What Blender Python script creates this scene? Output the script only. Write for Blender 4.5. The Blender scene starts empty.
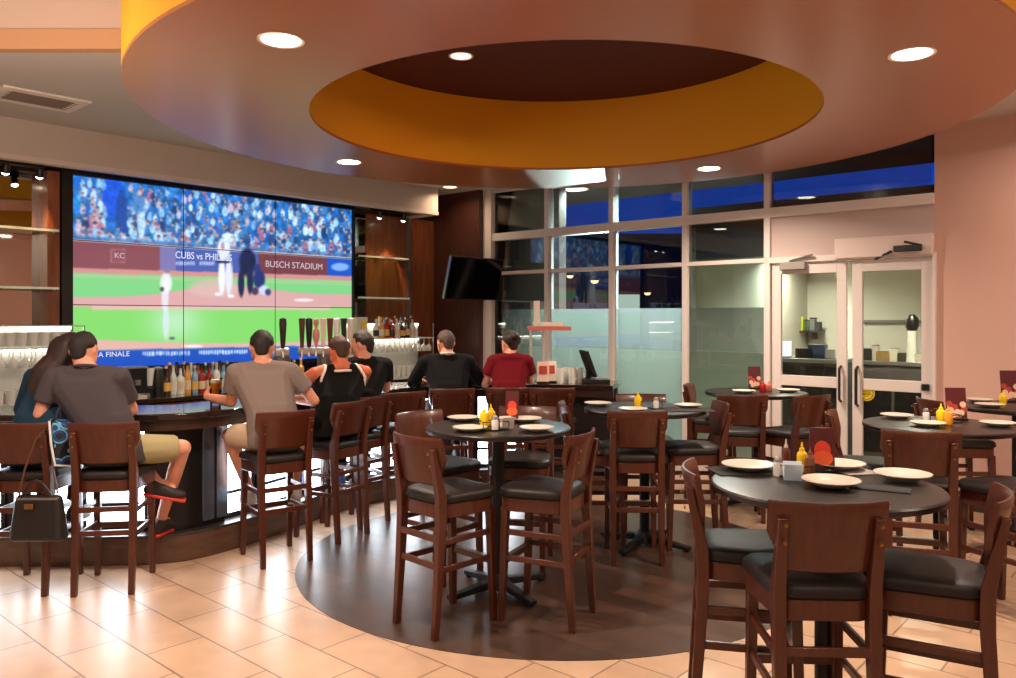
import bpy, bmesh, math, random
import numpy as np
from mathutils import Vector, Matrix

SC = bpy.context.scene
COL = SC.collection
PI = math.pi
RND = random.Random(7)
SC.view_settings.view_transform = 'Standard'
SC.view_settings.look = 'None'
SC.view_settings.gamma = 1.0
SC.view_settings.use_curve_mapping = False
SC.view_settings.exposure = 0.06

# ------------------------------------------------------------------ helpers
def V(*a):
    return Vector(a)

def lin(c):
    o = []
    for x in c[:3]:
        x = x / 255.0
        o.append(x / 12.92 if x <= 0.04045 else ((x + 0.055) / 1.055) ** 2.4)
    return (*o, 1.0)

FPX, CX, HY, CAMH = 797.0, 508.0, 317.0, 1.70

def at(px, py, d):                      # a sighted pixel at distance d along the view becomes a point of the room
    return Vector(((px - CX) / FPX * d, d, CAMH + (HY - py) / FPX * d))

def tag(o, label=None, cat=None, group=None, kind=None):
    if label: o['label'] = label
    if cat: o['category'] = cat
    if group: o['group'] = group
    if kind: o['kind'] = kind
    return o

def empty(name, loc=(0, 0, 0), rz=0.0):
    o = bpy.data.objects.new(name, None)
    o.empty_display_size = 0.05
    COL.objects.link(o)
    o.location = loc
    o.rotation_euler = (0, 0, rz)
    return o

class MB:
    """collects shapes, then links them as ONE mesh object"""
    def __init__(self):
        self.bm = bmesh.new()
    def add(self, verts, faces, M=None):
        vs = [self.bm.verts.new(M @ Vector(v) if M else Vector(v)) for v in verts]
        for f in faces:
            try:
                self.bm.faces.new([vs[i] for i in f])
            except ValueError:
                pass
        return vs
    def box(self, c, s, rz=0.0, M=None):
        R = Matrix.Translation(Vector(c)) @ Matrix.Rotation(rz, 4, 'Z')
        if M: R = M @ R
        x, y, z = s[0] / 2, s[1] / 2, s[2] / 2
        v = [(-x, -y, -z), (x, -y, -z), (x, y, -z), (-x, y, -z), (-x, -y, z), (x, -y, z), (x, y, z), (-x, y, z)]
        self.add(v, [(0, 3, 2, 1), (4, 5, 6, 7), (0, 1, 5, 4), (1, 2, 6, 5), (2, 3, 7, 6), (3, 0, 4, 7)], R)
        return self
    def bar(self, p0, p1, w, h, w1=None, h1=None, up=(0, 0, 1)):     # rectangular bar between two points
        p0, p1 = Vector(p0), Vector(p1)
        d = (p1 - p0).normalized()
        u = Vector(up)
        if abs(d.dot(u)) > 0.97: u = Vector((0, 1, 0))
        s = d.cross(u).normalized(); t = s.cross(d).normalized()
        w1 = w if w1 is None else w1; h1 = h if h1 is None else h1
        v = []
        for p, a, b in ((p0, w, h), (p1, w1, h1)):
            for i, j in ((-1, -1), (1, -1), (1, 1), (-1, 1)):
                v.append(p + s * (i * a / 2) + t * (j * b / 2))
        self.add(v, [(3, 2, 1, 0), (4, 5, 6, 7), (0, 1, 5, 4), (1, 2, 6, 5), (2, 3, 7, 6), (3, 0, 4, 7)])
        return self
    def cyl(self, p0, p1, r0, r1=None, n=20, cap=True):
        r1 = r0 if r1 is None else r1
        return self.tube([p0, p1], [r0, r1], n, cap)
    def tube(self, pts, r, n=10, cap=True, closed=False):
        pts = [Vector(p) for p in pts]
        rs = r if isinstance(r, (list, tuple)) else [r] * len(pts)
        rings = []; N = len(pts); prev = None
        for i, p in enumerate(pts):
            if closed: d = pts[(i + 1) % N] - pts[i - 1]
            else: d = pts[min(i + 1, N - 1)] - pts[max(i - 1, 0)]
            d.normalize()
            if prev is None:
                u = Vector((0, 0, 1)) if abs(d.z) < 0.9 else Vector((0, 1, 0))
            else: u = prev
            s = d.cross(u).normalized(); t = s.cross(d).normalized(); prev = t
            rings.append([self.bm.verts.new(p + (s * math.cos(2 * PI * k / n) + t * math.sin(2 * PI * k / n)) * rs[i]) for k in range(n)])
        M = N if closed else N - 1
        for i in range(M):
            a, b = rings[i], rings[(i + 1) % N]
            for k in range(n):
                try: self.bm.faces.new((a[k], a[(k + 1) % n], b[(k + 1) % n], b[k]))
                except ValueError: pass
        if cap and not closed:
            for ring in (rings[0], rings[-1]):
                try: self.bm.faces.new(ring)
                except ValueError: pass
        return self
    def lathe(self, prof, c=(0, 0, 0), n=28, M=None):                 # profile of (radius, height)
        c = Vector(c); rings = []
        for r, z in prof:
            if r < 1e-6:
                p = c + Vector((0, 0, z)); rings.append([self.bm.verts.new(M @ p if M else p)])
            else:
                ring = []
                for k in range(n):
                    p = c + Vector((r * math.cos(2 * PI * k / n), r * math.sin(2 * PI * k / n), z))
                    ring.append(self.bm.verts.new(M @ p if M else p))
                rings.append(ring)
        for a, b in zip(rings, rings[1:]):
            if len(a) == 1 and len(b) == 1: continue
            for k in range(n):
                k2 = (k + 1) % n
                f = (a[0], b[k2], b[k]) if len(a) == 1 else (a[k], a[k2], b[0]) if len(b) == 1 else (a[k], a[k2], b[k2], b[k])
                self.bm.faces.new(f)
        return self
    def prism(self, poly, z0, z1, M=None):
        n = len(poly)
        v = [(x, y, z0) for x, y in poly] + [(x, y, z1) for x, y in poly]
        f = [tuple(range(n - 1, -1, -1)), tuple(range(n, 2 * n))] + [(i, (i + 1) % n, n + (i + 1) % n, n + i) for i in range(n)]
        self.add(v, f, M)
        return self
    def strip(self, a, b, z0, z1):                                    # solid between two open plan polylines, z0..z1
        n = len(a)
        v = [(*p, z0) for p in a] + [(*p, z0) for p in b] + [(*p, z1) for p in a] + [(*p, z1) for p in b]
        f = []
        for i in range(n - 1):
            f += [(i, i + 1, n + i + 1, n + i)[::-1], (2 * n + i, 2 * n + i + 1, 3 * n + i + 1, 3 * n + i),
                  (i, i + 1, 2 * n + i + 1, 2 * n + i), (n + i, n + i + 1, 3 * n + i + 1, 3 * n + i)[::-1]]
        f += [(0, n, 3 * n, 2 * n), (n - 1, 2 * n - 1, 4 * n - 1, 3 * n - 1)]
        self.add(v, f)
        return self
    def build(self, name, m, parent=None, bevel=0.0, smooth=35, seg=2, loc=None, rz=None):
        bmesh.ops.recalc_face_normals(self.bm, faces=self.bm.faces)
        me = bpy.data.meshes.new(name)
        self.bm.to_mesh(me); self.bm.free()
        if smooth:
            me.shade_smooth(); me.set_sharp_from_angle(angle=math.radians(smooth))
        o = bpy.data.objects.new(name, me)
        COL.objects.link(o)
        if m: me.materials.append(m)
        if parent: o.parent = parent
        if bevel:
            b = o.modifiers.new('bevel', 'BEVEL'); b.width = bevel; b.segments = seg; b.limit_method = 'ANGLE'; b.angle_limit = math.radians(40)
        if loc: o.location = loc
        if rz is not None: o.rotation_euler = (0, 0, rz)
        return o

KIDS = {}
def copy_tree(o, parent=None):
    c = o.copy(); COL.objects.link(c)
    if parent is not None: c.parent = parent
    for ch in list(o.children): copy_tree(ch, c)
    return c

def place(o, loc, rz=0.0, label=None, group=None, cat=None):
    o.location = loc; o.rotation_euler = (0, 0, rz)
    return tag(o, label, cat, group)

def face(fx, fy):                                                     # turn whose +Y looks along (fx, fy)
    return math.atan2(-fx, fy)

# ------------------------------------------------------------------ materials
MATS = {}
def mat(name, c, rough=0.5, metal=0.0, spec=0.5, emit=None, es=0.0, coat=0.0, crough=0.1, noise=0.0, nscale=8.0, trans=0.0, bump=0.0, stretch=None):
    if name in MATS: return MATS[name]
    m = bpy.data.materials.new(name); m.use_nodes = True
    nt = m.node_tree; b = nt.nodes['Principled BSDF']
    col = lin(c)
    b.inputs['Base Color'].default_value = col
    b.inputs['Roughness'].default_value = rough
    b.inputs['Metallic'].default_value = metal
    b.inputs['Specular IOR Level'].default_value = spec
    b.inputs['Coat Weight'].default_value = coat
    b.inputs['Coat Roughness'].default_value = crough
    b.inputs['Transmission Weight'].default_value = trans
    if emit:
        b.inputs['Emission Color'].default_value = lin(emit); b.inputs['Emission Strength'].default_value = es
    if noise or bump:
        tc = nt.nodes.new('ShaderNodeTexCoord'); mp = nt.nodes.new('ShaderNodeMapping'); ns = nt.nodes.new('ShaderNodeTexNoise')
        if stretch: mp.inputs['Scale'].default_value = stretch
        ns.inputs['Scale'].default_value = nscale; ns.inputs['Detail'].default_value = 4
        nt.links.new(tc.outputs['Object'], mp.inputs[0]); nt.links.new(mp.outputs[0], ns.inputs['Vector'])
        if noise:
            r = nt.nodes.new('ShaderNodeValToRGB')
            r.color_ramp.elements[0].position = 0.3; r.color_ramp.elements[1].position = 0.7
            r.color_ramp.elements[0].color = (*[max(0, x * (1 - noise)) for x in col[:3]], 1)
            r.color_ramp.elements[1].color = (*[min(1, x * (1 + noise)) for x in col[:3]], 1)
            nt.links.new(ns.outputs['Fac'], r.inputs[0]); nt.links.new(r.outputs[0], b.inputs['Base Color'])
        if bump:
            bp = nt.nodes.new('ShaderNodeBump'); bp.inputs['Strength'].default_value = bump; bp.inputs['Distance'].default_value = 0.01
            nt.links.new(ns.outputs['Fac'], bp.inputs['Height']); nt.links.new(bp.outputs[0], b.inputs['Normal'])
    MATS[name] = m
    return m

def wood(name, c, rough=0.35, amt=0.35, scale=(14, 14, 1.6), coat=0.2):
    return mat(name, c, rough, noise=amt, nscale=3.0, stretch=scale, coat=coat)

def glass(name, tint=(235, 240, 238), refl=1.0, rough=0.0, base=0.0):
    m = bpy.data.materials.new(name); m.use_nodes = True; nt = m.node_tree; nt.nodes.clear()
    out = nt.nodes.new('ShaderNodeOutputMaterial'); mx = nt.nodes.new('ShaderNodeMixShader')
    tr = nt.nodes.new('ShaderNodeBsdfTransparent'); gl = nt.nodes.new('ShaderNodeBsdfGlossy'); fr = nt.nodes.new('ShaderNodeFresnel')
    fr.inputs['IOR'].default_value = 1.5
    tr.inputs[0].default_value = lin(tint); gl.inputs['Roughness'].default_value = rough
    mt = nt.nodes.new('ShaderNodeMath'); mt.operation = 'MULTIPLY_ADD'; mt.inputs[1].default_value = refl; mt.inputs[2].default_value = base
    nt.links.new(fr.outputs[0], mt.inputs[0]); nt.links.new(mt.outputs[0], mx.inputs[0])
    nt.links.new(tr.outputs[0], mx.inputs[1]); nt.links.new(gl.outputs[0], mx.inputs[2]); nt.links.new(mx.outputs[0], out.inputs[0])
    return m

def film(name, c, clear):
    m = bpy.data.materials.new(name); m.use_nodes = True; nt = m.node_tree; nt.nodes.clear()
    out = nt.nodes.new('ShaderNodeOutputMaterial'); mx = nt.nodes.new('ShaderNodeMixShader'); m2 = nt.nodes.new('ShaderNodeMixShader')
    tr = nt.nodes.new('ShaderNodeBsdfTransparent'); df = nt.nodes.new('ShaderNodeBsdfDiffuse'); tl = nt.nodes.new('ShaderNodeBsdfTranslucent')
    df.inputs[0].default_value = lin(c); tl.inputs[0].default_value = lin(c)
    mx.inputs[0].default_value = clear; m2.inputs[0].default_value = 0.5
    gl = nt.nodes.new('ShaderNodeBsdfGlossy'); gl.inputs['Roughness'].default_value = 0.18
    m3 = nt.nodes.new('ShaderNodeMixShader'); m3.inputs[0].default_value = 0.06
    nt.links.new(df.outputs[0], m2.inputs[1]); nt.links.new(tl.outputs[0], m2.inputs[2])
    nt.links.new(m2.outputs[0], mx.inputs[1]); nt.links.new(tr.outputs[0], mx.inputs[2])
    nt.links.new(mx.outputs[0], m3.inputs[1]); nt.links.new(gl.outputs[0], m3.inputs[2]); nt.links.new(m3.outputs[0], out.inputs[0])
    return m

def glow(name, c, s):
    m = bpy.data.materials.new(name); m.use_nodes = True; nt = m.node_tree; nt.nodes.clear()
    out = nt.nodes.new('ShaderNodeOutputMaterial'); e = nt.nodes.new('ShaderNodeEmission')
    e.inputs[0].default_value = lin(c); e.inputs[1].default_value = s
    nt.links.new(e.outputs[0], out.inputs[0])
    return m

def tilemat(name, c1, c2, grout, w, h, ang, rough, mortar=0.004, vary=0.12, offs=(0, 0), coat=0.0):
    m = bpy.data.materials.new(name); m.use_nodes = True; nt = m.node_tree; b = nt.nodes['Principled BSDF']
    tc = nt.nodes.new('ShaderNodeTexCoord'); mp = nt.nodes.new('ShaderNodeMapping')
    mp.inputs['Rotation'].default_value = (0, 0, ang); mp.inputs['Location'].default_value = (*offs, 0)
    br = nt.nodes.new('ShaderNodeTexBrick'); br.offset = 0.5
    br.inputs['Color1'].default_value = lin(c1); br.inputs['Color2'].default_value = lin(c2); br.inputs['Mortar'].default_value = lin(grout)
    br.inputs['Scale'].default_value = 1.0; br.inputs['Mortar Size'].default_value = mortar; br.inputs['Mortar Smooth'].default_value = 0.2
    br.inputs['Brick Width'].default_value = w; br.inputs['Row Height'].default_value = h
    ns = nt.nodes.new('ShaderNodeTexNoise'); ns.inputs['Scale'].default_value = 5.0; ns.inputs['Detail'].default_value = 6
    mx = nt.nodes.new('ShaderNodeMix'); mx.data_type = 'RGBA'; mx.blend_type = 'MULTIPLY'; mx.inputs[0].default_value = 1.0
    rp = nt.nodes.new('ShaderNodeValToRGB'); rp.color_ramp.elements[0].color = (1 - vary, 1 - vary, 1 - vary, 1); rp.color_ramp.elements[0].position = 0.35; rp.color_ramp.elements[1].position = 0.65
    nt.links.new(tc.outputs['Object'], mp.inputs[0]); nt.links.new(mp.outputs[0], br.inputs['Vector']); nt.links.new(mp.outputs[0], ns.inputs['Vector'])
    nt.links.new(ns.outputs['Fac'], rp.inputs[0]); nt.links.new(br.outputs['Color'], mx.inputs[6]); nt.links.new(rp.outputs[0], mx.inputs[7])
    nt.links.new(mx.outputs[2], b.inputs['Base Color'])
    bp = nt.nodes.new('ShaderNodeBump'); bp.inputs['Strength'].default_value = 0.25; bp.inputs['Distance'].default_value = 0.004; bp.invert = True
    nt.links.new(br.outputs['Fac'], bp.inputs['Height']); nt.links.new(bp.outputs[0], b.inputs['Normal'])
    b.inputs['Roughness'].default_value = rough; b.inputs['Coat Weight'].default_value = coat
    return m

WOOD = wood('stool_wood', (76, 34, 20), 0.32, 0.18)
CUSH = mat('seat_vinyl', (30, 23, 21), 0.5, spec=0.3)
BLK = mat('black_metal', (22, 21, 22), 0.45, metal=0.2)
TOPM = wood('table_laminate', (27, 20, 19), 0.32, 0.2, (3, 14, 3), 0.0)
DWOOD = wood('dark_wood', (52, 28, 20), 0.35, 0.35)
MWOOD = wood('panel_wood', (120, 66, 38), 0.4, 0.3, (6, 6, 1.0))
WHITE = mat('white_china', (200, 190, 178), 0.25)
ALU = mat('white_aluminium', (222, 212, 208), 0.4)
STEEL = mat('steel', (170, 170, 170), 0.28, metal=0.9)
SOFF = mat('soffit_paint', (200, 188, 178), 0.8)
CEIL = mat('ceiling_paint', (200, 196, 192), 0.85)
PINK = mat('wall_paint', (212, 172, 158), 0.75)
BLACK = mat('black_plastic', (14, 14, 15), 0.35)
RUBBER = mat('rubber', (25, 25, 25), 0.8)
# ------------------------------------------------------------------ plan of the room
DS = V(0.66, 0.7513).normalized(); DW = V(DS.y, -DS.x)
S0 = V(-4.137, 7.56); W0 = V(1.985, 8.89)
def S(s, off=0.0, z=0.0):                # along the video-wall side; off = metres into the room
    p = S0 + DS * s + DW * off
    return Vector((p.x, p.y, z))
def W(t, off=0.0, z=0.0):                # along the window side; off = metres into the room
    p = W0 + DW * t - DS * off
    return Vector((p.x, p.y, z))
def tpx(px):
    k = (px - CX) / FPX
    return (k * W0.y - W0.x) / (DW.x - k * DW.y)
ANG_S = math.atan2(DS.y, DS.x); ANG_W = math.atan2(DW.y, DW.x)
def tat(px, off):
    k = (px - CX) / FPX; x0 = W0.x - DS.x * off; y0 = W0.y - DS.y * off
    return (k * y0 - x0) / (DW.x - k * DW.y)
def wbox(mb, t0, t1, o0, o1, z0, z1):    # box in window-wall coordinates
    c = W((t0 + t1) / 2, (o0 + o1) / 2, (z0 + z1) / 2)
    mb.box(c, (abs(t1 - t0), abs(o1 - o0), z1 - z0), ANG_W); return mb
def sbox(mb, s0, s1, o0, o1, z0, z1):
    c = S((s0 + s1) / 2, (o0 + o1) / 2, (z0 + z1) / 2)
    mb.box(c, (abs(s1 - s0), abs(o1 - o0), z1 - z0), ANG_S); return mb

RC = V(0.38, 5.72); R_IN, R_OUT, Z_DISC, Z_LOW, Z_HIGH, Z_REC = 1.755, 2.84, 3.08, 3.42, 4.0, 3.72
Y_STEP = 5.13
def struct(o): return tag(o, kind='structure')

FLOORM = tilemat('floor_tile', (196, 164, 138), (188, 154, 127), (122, 96, 78), 0.61, 0.305, -ANG_W, 0.31, 0.005, 0.14, (0.05, 0.02))
INLAY = tilemat('floor_inlay', (60, 43, 34), (88, 64, 52), (40, 30, 25), 0.92, 0.152, -ANG_W, 0.3, 0.0025, 0.3)
DISC_M = mat('disc_underside', (172, 98, 42), 0.4, spec=0.5, coat=0.55, crough=0.22)
FASC_M = mat('disc_fascia', (232, 164, 22), 0.6)
MAROON = mat('maroon_paint', (78, 20, 12), 0.7)

mb = MB(); mb.prism([(-7.2, -3.2), (8.2, -3.2), (8.2, 14), (-7.2, 14)], -0.1, 0.0)
struct(mb.build('floor', FLOORM))
mb = MB(); mb.lathe([(0, 0.0005), (1.763, 0.0005), (1.763, 0.003), (0, 0.003)], (0.30, 5.70, 0), 96)
tag(mb.build('floor_inlay', INLAY), kind='structure')

mb = MB(); mb.prism([(-7.2, -3.2), (-7.0, -3.2), (-7.0, 4.4), (-7.2, 4.4)], 0, Z_HIGH); struct(mb.build('wall_left', SOFF))
mb = MB(); mb.prism([(-7.2, -3.2), (8.2, -3.2), (8.2, -3.0), (-7.2, -3.0)], 0, Z_HIGH); struct(mb.build('wall_back', SOFF))
mb = MB(); sbox(mb, -4.6, 5.0, -0.35, -0.25, 0, Z_LOW); struct(mb.build('wall_front', DWOOD))
P1 = W(tpx(935), 0.02); dR = V(0.66, -0.7513).normalized(); nR = V(-dR.y, dR.x)
q0 = V(P1.x, P1.y); q1 = q0 + dR * 6.0
mb = MB(); mb.prism([tuple(q0), tuple(q1), tuple(q1 + nR * 0.2), tuple(q0 + nR * 0.2)], 0, Z_HIGH); struct(mb.build('wall_right', PINK))
mb = MB(); mb.prism([(q1.x, q1.y), (8.2, q1.y), (8.2, -3.0), (8.0, -3.0), (8.0, q1.y - 0.2), (q1.x, q1.y - 0.2)], 0, Z_HIGH); struct(mb.build('wall_right_return', PINK))
mb = MB(); mb.bar((q0.x - nR.x * .006, q0.y - nR.y * .006, .06), (q1.x - nR.x * .006, q1.y - nR.y * .006, .06), 0.012, 0.12); struct(mb.build('baseboard_right', DWOOD))

# ceilings: a low one past the step, a raised one before it, both stopping at the round drop
RH = 2.7; hx = math.sqrt(RH ** 2 - (RC.y - Y_STEP) ** 2)
a0 = math.atan2(Y_STEP - RC.y, -hx); a1 = math.atan2(Y_STEP - RC.y, hx)
far = [(RC.x + RH * math.cos(a), RC.y + RH * math.sin(a)) for a in np.linspace((a0 + 2 * PI) % (2 * PI), a1, 49)]
near = [(RC.x + RH * math.cos(a), RC.y + RH * math.sin(a)) for a in np.linspace(a0, a1 if a1 > a0 else a1 + 2 * PI, 49)]
mb = MB(); mb.prism([tuple(S(-3.3, -.3)[:2]), (-6.6, Y_STEP)] + far + [(8.3, Y_STEP), (8.3, 7.0), tuple(W(2.6, -0.05)[:2]), tuple(W(-3.3, -0.05)[:2]), tuple(S(5.2, -0.3)[:2])], Z_LOW, Z_LOW + 0.08)
struct(mb.build('ceiling', CEIL, smooth=0))
mb = MB(); mb.prism([(8.2, Y_STEP), (8.2, -3.2), (-7.2, -3.2), (-7.2, Y_STEP)] + near, Z_HIGH, Z_HIGH + 0.08)
struct(mb.build('ceiling_raised', mat('raised_paint', (214, 192, 178), 0.85), smooth=0))
for i, (xa, xb) in enumerate(((-8.2, RC.x - hx), (RC.x + hx, 8.2))):
    mb = MB(); mb.box(((xa + xb) / 2, Y_STEP + 0.03, (Z_LOW + 0.13 + Z_HIGH) / 2), (xb - xa, 0.06, Z_HIGH - Z_LOW - 0.13)); struct(mb.build('trim_%d' % (1 + i), mat('raised_paint', (214, 192, 178))))
    mb = MB(); mb.box(((xa + xb) / 2, Y_STEP + 0.02, Z_LOW + 0.065), (xb - xa, 0.08, 0.13)); struct(mb.build('trim_%d' % (3 + i), mat('tan_trim', (206, 160, 120), 0.7)))

ring = struct(empty('ceiling_ring', (RC.x, RC.y, 0)))
mb = MB(); mb.lathe([(R_IN, Z_DISC), (R_OUT, Z_DISC), (R_OUT, Z_DISC + 0.02), (R_IN, Z_DISC + 0.02)] + [(R_IN, Z_DISC)], (0, 0, 0), 144); mb.build('underside', DISC_M, ring)
mb = MB(); mb.lathe([(R_OUT, Z_DISC + 0.02), (R_OUT + 0.001, Z_HIGH), (R_OUT - 0.02, Z_HIGH), (R_OUT - 0.02, Z_DISC + 0.02)], (0, 0, 0), 144); mb.build('outer_fascia', FASC_M, ring)
mb = MB(); mb.lathe([(R_IN, Z_DISC + 0.02), (R_IN, Z_REC), (R_IN + 0.02, Z_REC), (R_IN + 0.02, Z_DISC + 0.02)], (0, 0, 0), 144); mb.build('inner_fascia', FASC_M, ring)
mb = MB(); mb.lathe([(0, Z_REC), (R_IN + 0.02, Z_REC), (R_IN + 0.02, Z_REC + 0.03), (0, Z_REC + 0.03)], (0, 0, 0), 96); mb.build('recess_ceiling', MAROON, ring)

# soffit over the back bar: face, underside and white lower edge
s1 = (lambda k, x0, y0: (k * y0 - x0) / (DS.x - k * DS.y))((438 - CX) / FPX, S0.x + DW.x * .34, S0.y + DW.y * .34)
mb = MB(); sbox(mb, -4.5, s1, 0.26, 0.34, 3.105, Z_LOW); sbox(mb, s1 - 0.06, s1, -0.25, 0.26, 3.105, Z_LOW); struct(mb.build('soffit', SOFF, smooth=0))
mb = MB(); sbox(mb, -4.5, s1, 0.25, 0.352, 3.062, 3.105); sbox(mb, s1 - 0.06, s1 + .01, -0.25, 0.25, 3.062, 3.105); struct(mb.build('trim_5', mat('soffit_edge', (214, 200, 190), 0.6), smooth=0))
mb = MB(); sbox(mb, -4.5, s1 - 0.06, -0.25, 0.25, 3.09, 3.104); struct(mb.build('soffit_underside', DWOOD, smooth=0))

# ------------------------------------------------------------------ window wall
GL = glass('window_glass', (225, 235, 232), 1.25)
DGL = glass('door_glass', (232, 232, 228), 0.9)
FILM_LOW = film('frosted_low', (226, 228, 220), 0.06)
FILM_UP = film('frosted_up', (200, 202, 200), 0.42)
TM = [tpx(x) for x in (490.5, 549, 613.5, 687, 769, 935)]
win = struct(empty('window_1', W(0)))
def wpart(name, m, t0, t1, o0, o1, z0, z1, parent=win, bevel=0.004):
    mb = MB(); wbox(mb, t0, t1, o0, o1, z0, z1)
    o = mb.build(name, m, None, bevel, 0)
    if parent:
        o.parent = parent; o.matrix_parent_inverse = Matrix.Translation(-Vector(parent.location))
    return o
zT1, zT2 = 2.285, 2.772
wpart('mullion', ALU, TM[0] - .085, TM[0] + .085, -.06, .08, 0, Z_LOW)
for t in TM[1:5]: wpart('mullion', ALU, t - .032, t + .032, -.06, .06, 0, Z_LOW)
wpart('transom', ALU, TM[0], TM[5], -.062, .062, zT2 - .05, zT2 + .05)
wpart('transom', ALU, TM[0], TM[4], -.055, .055, zT1 - .022, zT1 + .022)
wpart('head_rail', ALU, TM[0], TM[5], -.055, .055, Z_LOW - .05, Z_LOW - .002)
wpart('sill_rail', ALU, TM[0], TM[4], -.055, .055, 0, .1)
for i in range(5):
    a, b = TM[i] + .032, TM[i + 1] - .032
    if i == 0: a = TM[0] + .085
    wpart('pane', GL, a, b, -.006, .006, zT2 + .05, Z_LOW - .05, bevel=0)
    if i < 4:
        wpart('pane', GL, a, b, -.006, .006, zT1 + .022, zT2 - .05, bevel=0)
        wpart('pane', GL, a, b, -.006, .006, .1, zT1 - .022, bevel=0)
        wpart('frosted_film', FILM_LOW, a, b, -.012, -.009, .1, 1.325, bevel=0)
        wpart('frosted_film', FILM_UP, a, b, -.012, -.009, 1.328, 1.80, bevel=0)
wpart('solid_panel', mat('solid_panel', (196, 176, 172), 0.6), TM[4] + .032, TM[5], -.02, .02, zT1 + .02, zT2 - .05)
wpart('door_header', ALU, TM[4] - .03, TM[5], -.06, .06, zT1 - .035, zT1 + .022)
wpart('header_block', mat('header_white', (222, 204, 198), 0.5), tpx(838), TM[5], .02, .1, zT1 - .02, zT1 + .17)
wpart('jamb', ALU, tpx(934), TM[5] + .02, -.06, .07, 0, zT1)
# outside soffit strip light (a lit reflection-bright fitting) is an exterior lamp, see below

def door(n, px0, px1, hinge_left):
    a, b = tpx(px0), tpx(px1)
    d = struct(empty('door_%d' % n, W((a + b) / 2)))
    st = .092
    fr = MB(); wbox(fr, a, a + st, -.022, .022, .015, zT1 - .04); wbox(fr, b - st, b, -.022, .022, .015, zT1 - .04)
    wbox(fr, a + st, b - st, -.022, .022, zT1 - .15, zT1 - .04); wbox(fr, a + st, b - st, -.026, .026, 1.005, 1.11); wbox(fr, a + st, b - st, -.022, .022, .015, .27)
    def add(o): o.parent = d; o.matrix_parent_inverse = Matrix.Translation(-Vector(d.location)); return o
    add(fr.build('frame', ALU, None, .004, 0))
    for z0, z1 in ((.27, 1.005), (1.11, zT1 - .15)):
        mb = MB(); wbox(mb, a + st, b - st, -.004, .004, z0, z1); add(mb.build('pane', DGL, None, 0, 0))
    return d, a, b, add
d1, a, b, add = door(1, 773, 847, True)
mb = MB(); wbox(mb, a + .10, a + .36, .024, .085, zT1 - .11, zT1 - .03); o = add(mb.build('closer_body', mat('closer_grey', (150, 145, 138), .4), None, .008))
mb = MB(); mb.bar(W(a + .2, .06, zT1 - .02), W(a + .44, .10, zT1 + .03), .03, .015); add(mb.build('closer_arm', STEEL, None))
mb = MB(); mb.tube([W(b - .05, .024, .88), W(b - .05, .07, .9), W(b - .05, .07, 1.2), W(b - .05, .024, 1.22)], .013); add(mb.build('handle', mat('handle_dark', (60, 55, 52), .4, .6), None))
d2, a, b, add = door(2, 853, 933, False)
mb = MB(); wbox(mb, b - .30, b - .06, .105, .15, zT1 + .015, zT1 + .07); add(mb.build('closer_body', BLACK, None, .008))
mb = MB(); mb.bar(W(b - .32, .13, zT1 + .02), W(b - .48, .05, zT1 - .04), .025, .015); mb.bar(W(b - .06, .13, zT1 + .06), W(b - .2, .17, zT1 + .10), .025, .02); add(mb.build('closer_arm', BLACK, None))
mb = MB(); mb.tube([W(a + .05, .024, .85), W(a + .05, .07, .87), W(a + .05, .07, 1.2), W(a + .05, .024, 1.22)], .015); add(mb.build('handle', mat('handle_dark', (60, 55, 52)), None))
mb = MB(); wbox(mb, b - .085, b - .02, .024, .05, 1.03, 1.09); add(mb.build('push_bar_end', BLACK, None, .006))
cst = W(tpx(867), .012, 1.7 - 76 * W(tpx(867)).y / 797)
Mst = Matrix.Translation(cst) @ Matrix.Rotation(ANG_W, 4, 'Z') @ Matrix.Rotation(PI / 2, 4, 'X')
mb = MB(); mb.lathe([(0, 0), (.075, 0), (.075, .004), (0, .004)], (0, 0, 0), 28, Mst); stk = add(mb.build('warning_sticker', mat('sticker_yellow', (226, 200, 20), .5), None))
mb = MB(); mb.tube([Mst @ V(.06 * math.cos(k * PI / 12), .06 * math.sin(k * PI / 12), .005) for k in range(24)], .004, 6, closed=True)
mb.box((0, 0.012, .005), (.07, .008, .003), M=Mst); mb.box((0, -.008, .005), (.085, .012, .003), M=Mst); mb.box((0, -.028, .005), (.05, .006, .003), M=Mst)
o = mb.build('sticker_print', mat('sticker_ink', (120, 95, 10), .5), None); o.parent = stk

# ------------------------------------------------------------------ what lies behind the glass
SC.world = bpy.data.worlds.new('World'); SC.world.use_nodes = True
bg = SC.world.node_tree.nodes['Background']; bg.inputs[0].default_value = lin((8, 70, 190)); bg.inputs[1].default_value = 0.7
mb = MB(); mb.box((4, 40, -.09), (120, 64, .1)); struct(mb.build('ground_outside', mat('asphalt', (52, 52, 56), .8)))
DARKB = mat('outside_dark', (46, 42, 42), .8)
mb = MB(); wbox(mb, -4.6, 3.4, -2.0, -.08, 3.45, 3.6); tag(mb.build('roof_overhang', mat('overhang', (84, 80, 78), .8), smooth=0), kind='structure')
# brown neighbouring wall beyond the left panes
te = tat(566, -.6)
mb = MB(); wbox(mb, -6.5, te, -.6, -.45, 0, 3.44); struct(mb.build('wall_outside', mat('brown_render', (112, 98, 90), .8), smooth=0))
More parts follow.
